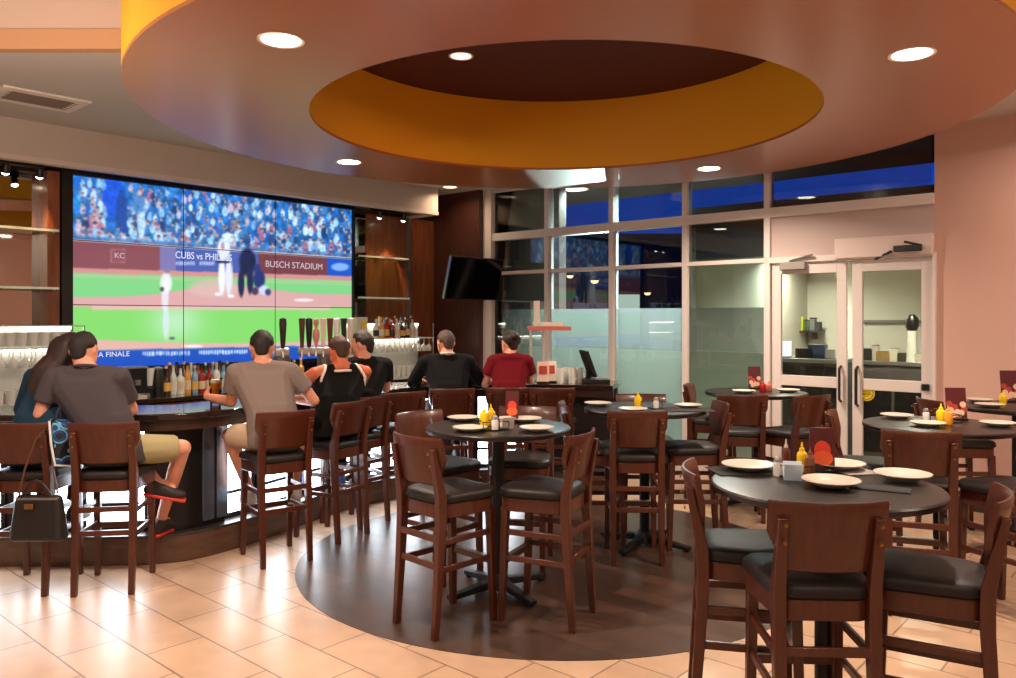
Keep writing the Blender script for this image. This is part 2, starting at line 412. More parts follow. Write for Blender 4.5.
# lit service room behind the doors
ROOMW = mat('service_wall', (206, 204, 190), .8)
t0r, t1r, dep = 0.02, 3.6, 3.4
mb = MB(); wbox(mb, t0r - .1, t1r, -dep - .1, -dep, 0, 2.86); struct(mb.build('wall_service_back', ROOMW, smooth=0))
mb = MB(); wbox(mb, t0r - .0, t0r + .05, -dep, -.10, 0, 2.70); struct(mb.build('wall_service_side', ROOMW, smooth=0))
mb = MB(); wbox(mb, t0r - .1, t0r, -dep, -.10, 0, 2.86); wbox(mb, t0r, t1r, -.16, -.10, 2.34, 2.86); struct(mb.build('wall_service_outside', mat('slate_panel', (52, 56, 70), .6), smooth=0))
mb = MB(); wbox(mb, t0r + .05, t1r, -dep, -.17, 2.55, 2.65); struct(mb.build('ceiling_service', mat('service_ceil', (150, 145, 130), .8), smooth=0))
mb = MB(); wbox(mb, t0r - .1, t1r, -dep - .1, -.10, 2.86, 2.92); struct(mb.build('roof_service', DARKB, smooth=0))
mb = MB(); wbox(mb, t1r, t1r + .1, -dep - .1, -.10, 0, 2.86); struct(mb.build('wall_service_end', ROOMW, smooth=0))

LENS = glow('lamp_lens', (255, 240, 214), 14.0)
LENSW = glow('lamp_lens_white', (240, 250, 245), 9.0)
def area(name, loc, size, power, col, spread=170, rot=(0, 0, 0), shape='DISK', size_y=None):
    l = bpy.data.lights.new(name, 'AREA'); l.shape = shape; l.size = size
    if size_y: l.size_y = size_y
    l.energy = power; l.color = lin(col)[:3]; l.spread = math.radians(spread)
    o = bpy.data.objects.new(name, l); COL.objects.link(o); o.location = loc; o.rotation_euler = rot
    return o
def downlight(p, label, r=.085, power=60, col=(255, 214, 165), lens=LENS, spread=150, group=None):
    e = tag(empty('recessed_downlight', p), label, 'ceiling light', group)
    MB().lathe([(r, 0), (r * 1.22, -.004), (r * 1.22, .004), (r, .004)] + [(r, 0)], (0, 0, 0), 32).build('trim_ring', mat('lamp_trim', (230, 215, 200), .4), e)
    MB().lathe([(0, -.003), (r, -.003), (r, .003), (0, .003)], (0, 0, 0), 28).build('lens', lens, e)
    if power: area('lamp', (p[0], p[1], p[2] - .02), r * 1.8, power, col, spread)
    return e
for i, (px, d) in enumerate(((790, 10.4), (716, 9.6), (910, 8.6))):
    p = at(px, 280, d); p.z = 2.548
    downlight(p, ('round downlight in the service room ceiling seen through the left glass door', 'round downlight behind the window pane just left of the doors', 'bright round downlight seen through the top of the right glass door')[i], .1, 62, (240, 240, 222), LENSW)

p = at(575, 200, 10.9); p.z = 3.448
downlight(p, 'bright white light under the outside roof overhang, seen through the second upper pane', .16, 210, (225, 240, 245), LENSW)
p = W(tpx(655), -.9, 3.448); downlight(p, 'added white light under the outside roof overhang, brightening the frosted film of the third pane', .12, 250, (225, 240, 245), LENSW)  # added so the frosted film glows from outside
# ------------------------------------------------------------------ bar stools
def make_stool():
    r = empty('bar_stool')
    # seat cushion: rounded trapezoid pad, wider at the front
    def outline(wf, wb, d0, d1, rad, n=6):
        pts = []
        for (x, y, a) in ((wf / 2 - rad, d1 - rad, 0), (-wf / 2 + rad, d1 - rad, 90), (-wb / 2 + rad, d0 + rad, 180), (wb / 2 - rad, d0 + rad, 270)):
            for k in range(n + 1):
                t = math.radians(a + 90 * k / n); pts.append((x + rad * math.cos(t), y + rad * math.sin(t)))
        return pts
    mb = MB(); rings = []
    for sc, z in ((.96, .700), (1, .708), (1, .724), (.985, .738), (.93, .749), (.7, .757), (.3, .76)):
        rings.append([mb.bm.verts.new((x * sc, (y - .01) * sc + .01, z)) for x, y in outline(.43, .38, -.20, .225, .10)])
    for a, b in zip(rings, rings[1:]):
        n = len(a)
        for k in range(n): mb.bm.faces.new((a[k], a[(k + 1) % n], b[(k + 1) % n], b[k]))
    mb.bm.faces.new(rings[-1]); mb.bm.faces.new(rings[0][::-1])
    mb.build('seat', CUSH, r)
    mb = MB(); mb.prism(outline(.40, .35, -.19, .21, .08, 5), .622, .698); mb.build('seat_frame', WOOD, r, .004)
    # curved back panel
    mb = MB(); N = 16; f, b = [], []; ZR = (.800, .806, .825, .855, .895, .94, 1.0, 1.046, 1.058); K = len(ZR)
    for i in range(N + 1):
        t = -1 + 2 * i / N
        for z in ZR:
            q = min(1, max(0, (z - .80) / .15)); hw = .138 + .068 * (q * q * (3 - 2 * q))
            x = t * hw; y = -.186 - (z - .76) * .22 - .012 + .047 * (x / .2) ** 2
            th = .004 if z in (ZR[0], ZR[-1]) else .011
            f.append(mb.bm.verts.new((x, y + th, z))); b.append(mb.bm.verts.new((x, y - th, z)))
    for i in range(N):
        for j in range(K - 1):
            k = i * K + j
            mb.bm.faces.new((f[k], f[k + 1], f[k + K + 1], f[k + K])); mb.bm.faces.new((b[k], b[k + K], b[k + K + 1], b[k + 1]))
        k = i * K
        mb.bm.faces.new((f[k], f[k + K], b[k + K], b[k])); mb.bm.faces.new((f[k + K - 1], b[k + K - 1], b[k + 2 * K - 1], f[k + 2 * K - 1]))
    for k in (0, N * K):
        for j in range(K - 1): mb.bm.faces.new((f[k + j], b[k + j], b[k + j + 1], f[k + j + 1]))
    bk = mb.build('backrest', WOOD, r)
    for sx in (-1, 1):
        for z in (.915, .98):
            y = -.186 - (z - .76) * .22 + .024 - .045
            MB().cyl((sx * .163, y - .014, z), (sx * .163, y - .021, z), .007, n=10).build('screw_cap', mat('brass', (150, 110, 60), .3, .8), bk)
    for sx in (-1, 1):
        mb = MB()
        top = V(sx * .166, -.186 - .24 * .22 - .006, 1.0); mid = V(sx * .166, -.186 + .0, .74); lo = V(sx * .165, -.185, .60); ft = V(sx * .165, -.225, 0)
        seq = [(ft, .034, .036), (V(sx * .165, -.20, .35), .041, .044), (lo, .045, .05), (mid, .045, .05), (top + V(0, .004, 0), .034, .03)]
        prev = None
        for p, w, d in seq:
            ring = [mb.bm.verts.new((p.x + i * w / 2, p.y + j * d / 2, p.z)) for i, j in ((-1, -1), (1, -1), (1, 1), (-1, 1))]
            if prev:
                for k in range(4): mb.bm.faces.new((prev[k], prev[(k + 1) % 4], ring[(k + 1) % 4], ring[k]))
            else: mb.bm.faces.new(ring[::-1])
            prev = ring
        mb.bm.faces.new(prev); mb.build('leg', WOOD, r, .004)
        mb = MB(); mb.bar((sx * .172, .195, 0), (sx * .165, .175, .64), .034, .034, .044, .044, up=(0, 1, 0)); mb.build('leg', WOOD, r, .004)
    for z, rr in ((.50, 0), (.355, 1)):
        for sx in (-1, 1):
            y0 = -.205 + .02; y1 = .185
            MB().bar((sx * .166, y0, z), (sx * .169, y1, z), .018, .032).build('stretcher', WOOD, r, .003)
        MB().bar((-.165, -.203, z + .02), (.165, -.203, z + .02), .018, .034).build('stretcher', WOOD, r, .003)
    ft = MB().bar((-.168, .187, .33), (.168, .187, .33), .022, .036).build('footrest', WOOD, r, .003)
    MB().bar((-.15, .187, .351), (.15, .187, .351), .026, .005).build('kick_strip', STEEL, ft, .001)
    return r
proto_stool = make_stool(); stool_used = [False]
def stool(rm, fdir, label, group):                 # rm = middle of the rear legs on the floor, fdir = the way a sitter looks
    f = V(*fdir).normalized()
    c = V(rm[0] + f.x * .21, rm[1] + f.y * .21, 0)
    o = proto_stool if not stool_used[0] else copy_tree(proto_stool)
    stool_used[0] = True
    return place(o, (c.x, c.y, .003 if (c - V(.3, 5.7, 0)).length < 1.75 else 0), face(f.x, f.y), label, group, 'bar stool')

GB, GT = 'stools along the bar', 'stools around the high tables'
BARST = [
 ((-2.985, 4.86), (-.04, 1), 'leftmost bar stool, under the woman in teal, a black handbag hung on it'),
 ((-2.475, 4.88), (-.15, 1), 'wooden bar stool carrying the man in the dark grey t-shirt'),
 ((-1.525, 5.48), (-.58, .81), 'wooden bar stool under the man in the taupe t-shirt with a short haircut'),
 ((-1.20, 6.11), (-.86, .50), 'bar stool under the man in the black vest with white edging'),
 ((-1.10, 6.50), (-.84, .54), 'bar stool under the man in black whose head is turned left'),
 ((-.89, 6.86), (-.55, .83), 'empty bar stool left of the broad man in the black collared shirt'),
 ((-.50, 7.18), (-.25, .97), 'bar stool under the broad man in the black collared shirt'),
 ((.0, 7.28), (0, 1), 'bar stool under the woman in red'),
 ((.40, 7.22), (.1, 1), 'empty bar stool right of the woman in red, in front of the bar end'),
]
for rm, f, lb in BARST: stool(rm, f, lb, GB)
TBLST = [
 ((-.49, 4.315), (.7, .7), 'near left stool of the table on the dark floor circle nearest us'),
 ((.405, 4.44), (-.9, .43), 'near right stool of the table on the dark floor circle nearest us'),
 ((-.60, 5.40), (.75, -.66), 'far left stool, half hidden, of the table on the dark floor circle nearest us'),
 ((.14, 5.68), (-.2, -1), 'far stool facing us across the table on the dark floor circle nearest us'),
 ((.81, 3.44), (.97, -.2), 'left stool of the nearest table, seen from the side'),
 ((1.125, 2.80), (.05, 1), 'front stool of the nearest table, its wide back square to us'),
 ((1.79, 2.93), (-.86, .5), 'right stool of the nearest table, turned towards the table'),
 ((.885, 5.45), (.03, 1), 'front stool of the middle table by the frosted windows, back square to us'),
 ((1.58, 5.95), (-1, .02), 'right stool of the middle table by the frosted windows'),
 ((.43, 5.92), (1, 0), 'left stool of the middle table by the frosted windows'),
 ((1.10, 6.60), (-.05, -1), 'far stool of the middle table, facing us against the frosted glass'),
 ((1.94, 6.60), (.15, 1), 'front left stool of the table beside the glass doors'),
 ((2.50, 6.56), (-.45, .9), 'front right stool of the table beside the glass doors'),
 ((1.74, 7.62), (.9, -.35), 'far left stool of the table beside the glass doors, against the window'),
 ((2.33, 4.50), (.35, .94), 'wide-backed stool just behind the nearest table, facing the pink wall'),
 ((2.20, 5.38), (.88, -.42), 'left stool of the table before the pink wall, seen nearly edge-on'),
 ((2.95, 4.36), (-.35, .94), 'front right stool of the table before the pink wall, at the edge of the photo'),
 ((3.32, 6.28), (.97, -.05), 'stool left of the farthest table in the corner by the pink wall'),
]
for rm, f, lb in TBLST: stool(rm, f, lb, GT)

# ------------------------------------------------------------------ high tables
ZT = 1.02
def make_table():
    r = empty('pedestal_table')
    MB().lathe([(0, ZT - .034), (.43, ZT - .034), (.447, ZT - .028), (.45, ZT - .018), (.45, ZT - .008), (.443, ZT - .001), (.436, ZT), (0, ZT)], n=64).build('tabletop', TOPM, r)
    MB().lathe([(.20, ZT - .05), (.20, ZT - .035), (.04, ZT - .06), (.04, ZT - .05)] + [(.20, ZT - .05)], n=24).build('top_plate', BLK, r)
    MB().cyl((0, 0, .05), (0, 0, ZT - .04), .038, n=24).build('column', BLK, r)
    for k in range(4):
        a = k * PI / 2 + .3
        mb = MB(); mb.bar((.03 * math.cos(a), .03 * math.sin(a), .058), (.36 * math.cos(a), .36 * math.sin(a), .024), .06, .05, .05, .026)
        mb.cyl((.33 * math.cos(a), .33 * math.sin(a), 0), (.33 * math.cos(a), .33 * math.sin(a), .02), .022, n=12)
        mb.build('base_arm', BLK, r, .004)
    MB().lathe([(0, .02), (.075, .02), (.07, .07), (.045, .11), (0, .11)], n=24).build('base_hub', BLK, r)
    return r
pt = make_table()
TABLES = [((-.06, 4.95), 'round dark pedestal table on the dark floor circle in front of the woman in red'),
          ((1.29, 3.25), 'nearest round dark pedestal table, set with pale plates and a red menu holder'),
          ((1.02, 5.95), 'middle round pedestal table before the frosted windows'),
          ((2.26, 7.27), 'round pedestal table beside the left glass door'),
          ((2.74, 5.06), 'round pedestal table before the pink wall, with two yellow bottles'),
          ((3.90, 6.10), 'farthest round pedestal table in the corner against the pink wall')]
for i, ((x, y), lb) in enumerate(TABLES):
    o = pt if i == 0 else copy_tree(pt)
    place(o, (x, y, .003 if i in (0, 2) else 0), RND.random(), lb, 'round pedestal tables', 'table')
def onT(i, px, py):                      # point of tabletop i seen at a pixel
    d = FPX * (CAMH - ZT) / (py - HY)
    p = V((px - CX) / FPX * d, d, ZT + (.003 if i in (0, 2) else 0) + .001)
    c = V(*TABLES[i][0]); q = V(p.x, p.y) - c
    if q.length > .36: q = q.normalized() * .36
    return V(c.x + q.x, c.y + q.y, p.z)

def make_plate():
    return MB().lathe([(0, 0), (.055, 0), (.062, .004), (.098, .020), (.104, .0225), (.104, .0255), (.097, .024), (.062, .009), (.055, .007), (0, .007)], n=36).build('plate', WHITE)
pp = make_plate(); n = 0
PL = [(0, 463, 421, 'back left plate on the table in front of the woman in red'), (0, 470, 431.5, 'front left plate on the table in front of the woman in red'),
      (0, 526, 422, 'back right plate on the table in front of the woman in red'), (0, 537, 431.5, 'front right plate on the table in front of the woman in red'),
      (1, 744, 470, 'left plate on the nearest table, on a dark napkin'), (1, 831, 487, 'front plate on the nearest table, just behind the square-on stool back'),
      (1, 909, 480, 'right plate on the nearest table, set near the rim'), (1, 842, 466, 'far plate on the nearest table, behind the red menu holder'),
      (2, 597, 406, 'left plate on the middle table by the frosted windows'), (2, 633, 412, 'front plate on the middle table, above the stool back'), (2, 688, 408, 'right plate on the middle table by the frosted windows'),
      (3, 744, 393, 'front left plate on the table beside the left glass door'), (3, 788, 392, 'right plate on the table beside the left glass door'),
      (4, 897, 418, 'left plate on the table before the pink wall'), (4, 928, 426, 'front plate on the table before the pink wall'), (4, 998, 426, 'right plate on the table before the pink wall'),
      (5, 990, 407, 'front plate on the farthest corner table'), (5, 980, 402, 'back plate on the farthest corner table')]
for i, (t, px, py, lb) in enumerate(PL):
    o = pp if i == 0 else pp.copy()
    if i: COL.objects.link(o)
    p = onT(t, px, py)
    if t == 1: o.scale = (1.08, 1.08, 1.08)
    place(o, p + V(0, 0, .004 if t == 1 else 0), 0, 'white round ' + lb, 'plates on the high tables', 'plate')
NAP = mat('black_napkin', (24, 22, 24), .85, bump=.3, nscale=60)
def napkin(p, rz, label, m=NAP, s=(.20, .14)):
    mb = MB(); mb.box((0, 0, .0015), (s[0], s[1], .003)); mb.box((.01, .004, .0035), (s[0] * .86, s[1] * .9, .002))
    o = mb.build('napkin', m, None, .001); return place(o, p, rz, label, 'napkins on the nearest table', 'napkin')
c1 = V(1.29, 3.25, ZT + .001)
napkin(onT(1, 744, 471), .1, 'black napkin under the left plate of the nearest table', s=(.3, .2))
napkin(onT(1, 800, 473), 1.2, 'black folded napkin beside the caddy on the nearest table', s=(.2, .1))
napkin(onT(1, 880, 489), -.5, 'black napkin roll lying at the front right of the nearest table', s=(.22, .1))
napkin(onT(1, 855, 472), .15, 'grey folded napkin at the centre of the nearest table', mat('grey_napkin', (140, 132, 128), .8), (.15, .15))
napkin(onT(1, 776, 464), .05, 'grey folded napkin at the back of the nearest table, left of the caddy', mat('grey_napkin', (140, 132, 128), .8), (.13, .12))

# table caddies, bottles, menus
YEL = mat('mustard_yellow', (236, 196, 12), .35); RED = mat('ketchup_red', (176, 22, 18), .35); CLR = mat('salt_glass', (214, 210, 204), .2)
def caddy(p, rz, where):
    r = tag(empty('condiment_caddy', p, rz), 'black wire condiment caddy ' + where, 'caddy', 'table caddies')
    mb = MB(); mb.box((0, 0, .004), (.17, .10, .006)); mb.build('tray', BLK, r, .002)
    mb = MB(); mb.tube([(.08 * sx, .045 * sy, .05) for sx, sy in ((-1, -1), (1, -1), (1, 1), (-1, 1))], .0028, 6, closed=True)
    for sx, sy in ((-1, -1), (1, -1), (1, 1), (-1, 1)): mb.tube([(.08 * sx, .045 * sy, .006), (.08 * sx, .045 * sy, .05)], .0028, 6)
    mb.build('rail', BLK, r)
def bottle(p, m, label, h=.17, r=.028, name='squeeze_bottle', capm=None, group='table bottles'):
    h *= .86; e = tag(empty(name, p), label, 'bottle', group)
    MB().lathe([(0, 0), (r * .9, 0), (r, .006), (r, h * .55), (r * .9, h * .64), (r * .45, h * .72), (0, h * .72)], n=20).build('body', m, e)
    MB().lathe([(r * .5, h * .72), (r * .5, h * .78), (r * .22, h * .84), (r * .14, h), (0, h)], n=14).build('cap', capm or m, e)
    return e
def shaker(p, label):
    e = tag(empty('salt_shaker', p), label, 'shaker', 'shakers on the tables')
    MB().lathe([(0, 0), (.02, 0), (.021, .05), (.016, .06), (0, .06)], n=16).build('body', CLR, e)
    MB().lathe([(.017, .06), (.018, .07), (.012, .082), (0, .085)], n=16).build('lid', STEEL, e)
def menu(p, rz, label, kind, h=.24, w=.125):
    e = tag(empty('menu_holder', p, rz), label, 'menu', 'table menus')
    Mx = Matrix.Rotation(-.14, 4, 'X')
    MB().box((0, 0, h / 2 + .012), (w, .008, h), M=Mx).build('card', mat('menu_dark', (84, 14, 20), .4), e, .002)
    MB().box((0, .0, .007), (w * .9, .07, .014)).build('stand', BLK, e, .003)
    for k in range(2):
        if kind == 'ball':
            Mb = Mx @ Matrix.Translation((0, -.005, h * (.52 - .2 * k))) @ Matrix.Rotation(PI / 2, 4, 'X')
            if k == 0: MB().lathe([(0, 0), (w * .34, 0), (w * .34, .002), (0, .002)], n=28, M=Mb @ Matrix.Scale(1.15, 4, (0, 1, 0))).build('picture', mat('menu_red', (226, 62, 36), .4), e)
            else: MB().lathe([(0, 0), (w * .42, 0), (w * .42, .003), (0, .003)], n=28, M=Mb @ Matrix.Scale(.75, 4, (0, 1, 0))).build('picture', mat('menu_orange', (236, 98, 52), .4), e)
        else:
            mb = MB()
            rr = random.Random(k + 3)
            for q in range(6):
                x, z = rr.uniform(-.36, .36) * w, h * rr.uniform(.12, .6)
                mb.lathe([(0, 0), (w * .16, 0), (w * .16, .002), (0, .002)], n=14, M=Mx @ Matrix.Translation((x, -.005 - .0004 * q - k * .0025, z)) @ Matrix.Rotation(PI / 2, 4, 'X'))
            mb.build('picture', mat('food_red', (170, 60, 44), .5) if k == 0 else mat('food_cream', (226, 186, 160), .5), e)
def card(p, rz, label, m):
    mb = MB(); Mx = Matrix.Rotation(.35, 4, 'X'); mb.box((0, -.012, .04), (.075, .003, .08), M=Mx); Mx = Matrix.Rotation(-.35, 4, 'X'); mb.box((0, .012, .04), (.075, .003, .08), M=Mx)
    o = mb.build('tent_card', m, None, .001); return place(o, p, rz, label, 'tent cards on the tables', 'card')
LIT = mat('card_white', (205, 222, 240), .5)
# table in front of the woman in red
caddy(onT(0, 494, 430), .3, 'on the table in front of the woman in red')
bottle(onT(0, 484, 429) + V(0, 0, .008), YEL, 'yellow mustard bottle on the table in front of the woman in red', .15)
bottle(onT(0, 491, 427) + V(0, 0, .008), mat('mustard_ochre', (214, 170, 20), .4), 'ochre sauce bottle next to the mustard in front of the woman in red', .15)
shaker(onT(0, 495, 431.5) + V(0, 0, .008), 'small clear shaker in the caddy in front of the woman in red')
menu(onT(0, 512, 421), -.1, 'red menu holder with round picture on the table before the woman in red', 'ball', .18, .085)
card(onT(0, 507, 429), .3, 'white tent card on the table before the woman in red', mat('card_grey', (205, 196, 190), .5))
# nearest table
caddy(onT(1, 800, 477), .2, 'on the nearest table beside the blue-white card')
card(onT(1, 793, 480), -.25, 'bluish white tent card standing on the nearest table', LIT)
bottle(onT(1, 802, 474) + V(0, 0, .008), YEL, 'yellow mustard bottle in the caddy on the nearest table', .15, .022)
bottle(onT(1, 810, 477) + V(0, 0, .008), mat('steak_sauce', (120, 70, 40), .3), 'brown sauce bottle beside the mustard on the nearest table', .14, .02)
bottle(onT(1, 786, 470), mat('hot_sauce', (90, 30, 20), .3), 'slim dark sauce bottle with a pale cap at the back of the nearest caddy', .16, .018, capm=WHITE)
shaker(onT(1, 778, 476), 'clear shaker left of the tent card on the nearest table')
menu(onT(1, 823, 472), -.05, 'tall dark red menu holder with a round orange picture, on the nearest table', 'ball', .18, .105)
# the others
bottle(onT(2, 638, 408.5), YEL, 'yellow mustard bottle on the middle table by the frosted windows', .14)
caddy(onT(2, 650, 408), .1, 'on the middle table by the frosted windows')
shaker(onT(2, 656, 409), 'shaker with a steel lid on the middle table')
napkin(onT(2, 663, 409), .4, 'black napkin roll beside the shaker on the middle table', s=(.2, .08)); napkin(onT(2, 690, 411), .0, 'black napkin under the right plate of the middle table', s=(.34, .2))
menu(onT(3, 755, 389), 0, 'dark menu card on the table beside the left glass door', 'food', .2, .12)
bottle(onT(3, 763, 392), RED, 'red ketchup bottle on the table beside the left glass door', .12); bottle(onT(3, 769, 391), mat('sauce_pink', (206, 120, 104), .4), 'pink sauce bottle on the table beside the left glass door', .11)
bottle(onT(4, 941, 424), YEL, 'bright yellow bottle on the left in the middle of the table before the pink wall', .15); bottle(onT(4, 948, 425), mat('mustard_orange', (226, 150, 40), .4), 'orange-yellow bottle touching the bright yellow one before the pink wall', .14)
caddy(onT(4, 946, 422.5), .2, 'on the table before the pink wall'); menu(onT(4, 957, 420), -.1, 'food picture menu standing on the table before the pink wall', 'food', .2, .13)
shaker(onT(4, 926, 421), 'clear shaker left of the yellow bottles before the pink wall')
menu(onT(5, 1011, 402), -.1, 'food picture menu on the farthest corner table', 'food', .24, .14); bottle(onT(5, 1003, 404), YEL, 'yellow bottle on the farthest corner table', .12)

# ------------------------------------------------------------------ the bar
BARP = [(-6.6, 5.22), (-5.5, 5.24), (-4.5, 5.27), (-3.5, 5.30), (-2.75, 5.32), (-2.42, 5.35), (-2.2, 5.43), (-2.04, 5.57), (-1.92, 5.74), (-1.80, 5.94), (-1.68, 6.18), (-1.58, 6.42), (-1.46, 6.70), (-1.30, 6.98), (-1.10, 7.24), (-.86, 7.46), (-.56, 7.62), (-.24, 7.71), (.1, 7.74), (.45, 7.72), (.75, 7.67), (1.0, 7.60)]
BARP = [Vector(p) for p in BARP]
def offs(pl, d):
    o = []
    for i, p in enumerate(pl):
        t = (pl[min(i + 1, len(pl) - 1)] - pl[max(i - 1, 0)]).normalized()
        o.append(Vector((p.x - t.y * d, p.y + t.x * d)))
    return [tuple(q) for q in o]
ZB = 1.045
bar = tag(empty('bar_counter', (-1.6, 6.6, 0)), 'long curved dark bar counter with backlit white front panels', 'bar counter')
def bchild(o, parent=bar):
    o.parent = parent; o.matrix_parent_inverse = Matrix.Translation(-Vector(bar.location)); return o
BTOP = wood('bar_top', (40, 26, 24), 0.12, .2, (4, 4, 4), .4)
bchild(MB().strip(offs(BARP, 0), offs(BARP, .60), ZB - .045, ZB).build('countertop', BTOP, None, .008, 30))
bchild(MB().strip(offs(BARP, .27), offs(BARP, .38), .2, ZB - .045).build('bar_front', mat('bar_front_dark', (34, 24, 22), .4), None))
bchild(MB().strip(offs(BARP, .12), offs(BARP, .42), 0, .185).build('foot_step', wood('step_wood', (86, 58, 42), .4, .3, (2, 2, 8)), None, .004))
bchild(MB().strip(offs(BARP, .115), offs(BARP, .42), .185, .2).build('step_tread', mat('step_tread', (70, 66, 64), .3, .5), None, .002))
bchild(MB().strip(offs(BARP, .04), offs(BARP, .07), ZB - .12, ZB - .045).build('top_apron', DWOOD, None))
LED = glow('led_panel', (236, 246, 255), 12.0)
FRM = mat('led_frame', (40, 40, 42), .4, .4)
lens_ = [0]
for a, b in zip(BARP, BARP[1:]): lens_.append(lens_[-1] + (b - a).length)
def along(s):
    for i in range(len(BARP) - 1):
        if s <= lens_[i + 1] or i == len(BARP) - 2:
            f = (s - lens_[i]) / (lens_[i + 1] - lens_[i]); return BARP[i].lerp(BARP[i + 1], f), (BARP[i + 1] - BARP[i]).normalized()
s = .15
while s + .5 < lens_[-1]:
    p, t = along(s); p2, t2 = along(s + .44)
    mid = (p + p2) / 2
    if -2.62 < mid.x < -1.86: s += .1; continue
    if mid.x > .2: break
    if -.5 < mid.x < -.1: s += .1; continue
    def back(p, t, d): return V(p.x - t.y * d, p.y + t.x * d)
    a = back(p, t, .262); b = back(p2, t2, .262)
    d = (b - a).normalized(); nrm = V(d.y, -d.x)
    ang = math.atan2(d.y, d.x); L = (b - a).length; c = (a + b) / 2
    fr = MB()
    for dz0, dz1 in ((.205, .235), (.375, .40), (.93, .955)): fr.box((c.x, c.y, (dz0 + dz1) / 2), (L + .03, .022, dz1 - dz0), ang)
    for sx in (-1, 1): fr.box((c.x + d.x * sx * (L / 2), c.y + d.y * sx * (L / 2), .58), (.03, .022, .75), ang)
    f_ = bchild(fr.build('panel_frame', FRM, None))
    g_ = MB().box((c.x, c.y, .58), (L, .008, .72), ang).build('lit_panel', LED, None, 0, 0)
    g_.parent = f_
    s += .50
# the dark metal cladding on the corner
CL = mat('blue_steel', (120, 138, 158), .25, .85)
ii = [i for i, p in enumerate(BARP) if -2.45 < p.x < -1.85]
seg = [BARP[i] for i in ii]
bchild(MB().strip(offs(seg, .2), offs(seg, .27), .2, .96).build('corner_cladding', mat('corner_black', (30, 28, 32), .3, .5), None))
for k in range(2):
    pr = [seg[2].lerp(seg[3], .1 + .55 * k), seg[2].lerp(seg[3], .55 + .55 * k)]
    bchild(MB().strip(offs(pr, .185), offs(pr, .2), .24, .94).build('steel_panel', CL, None, .002))
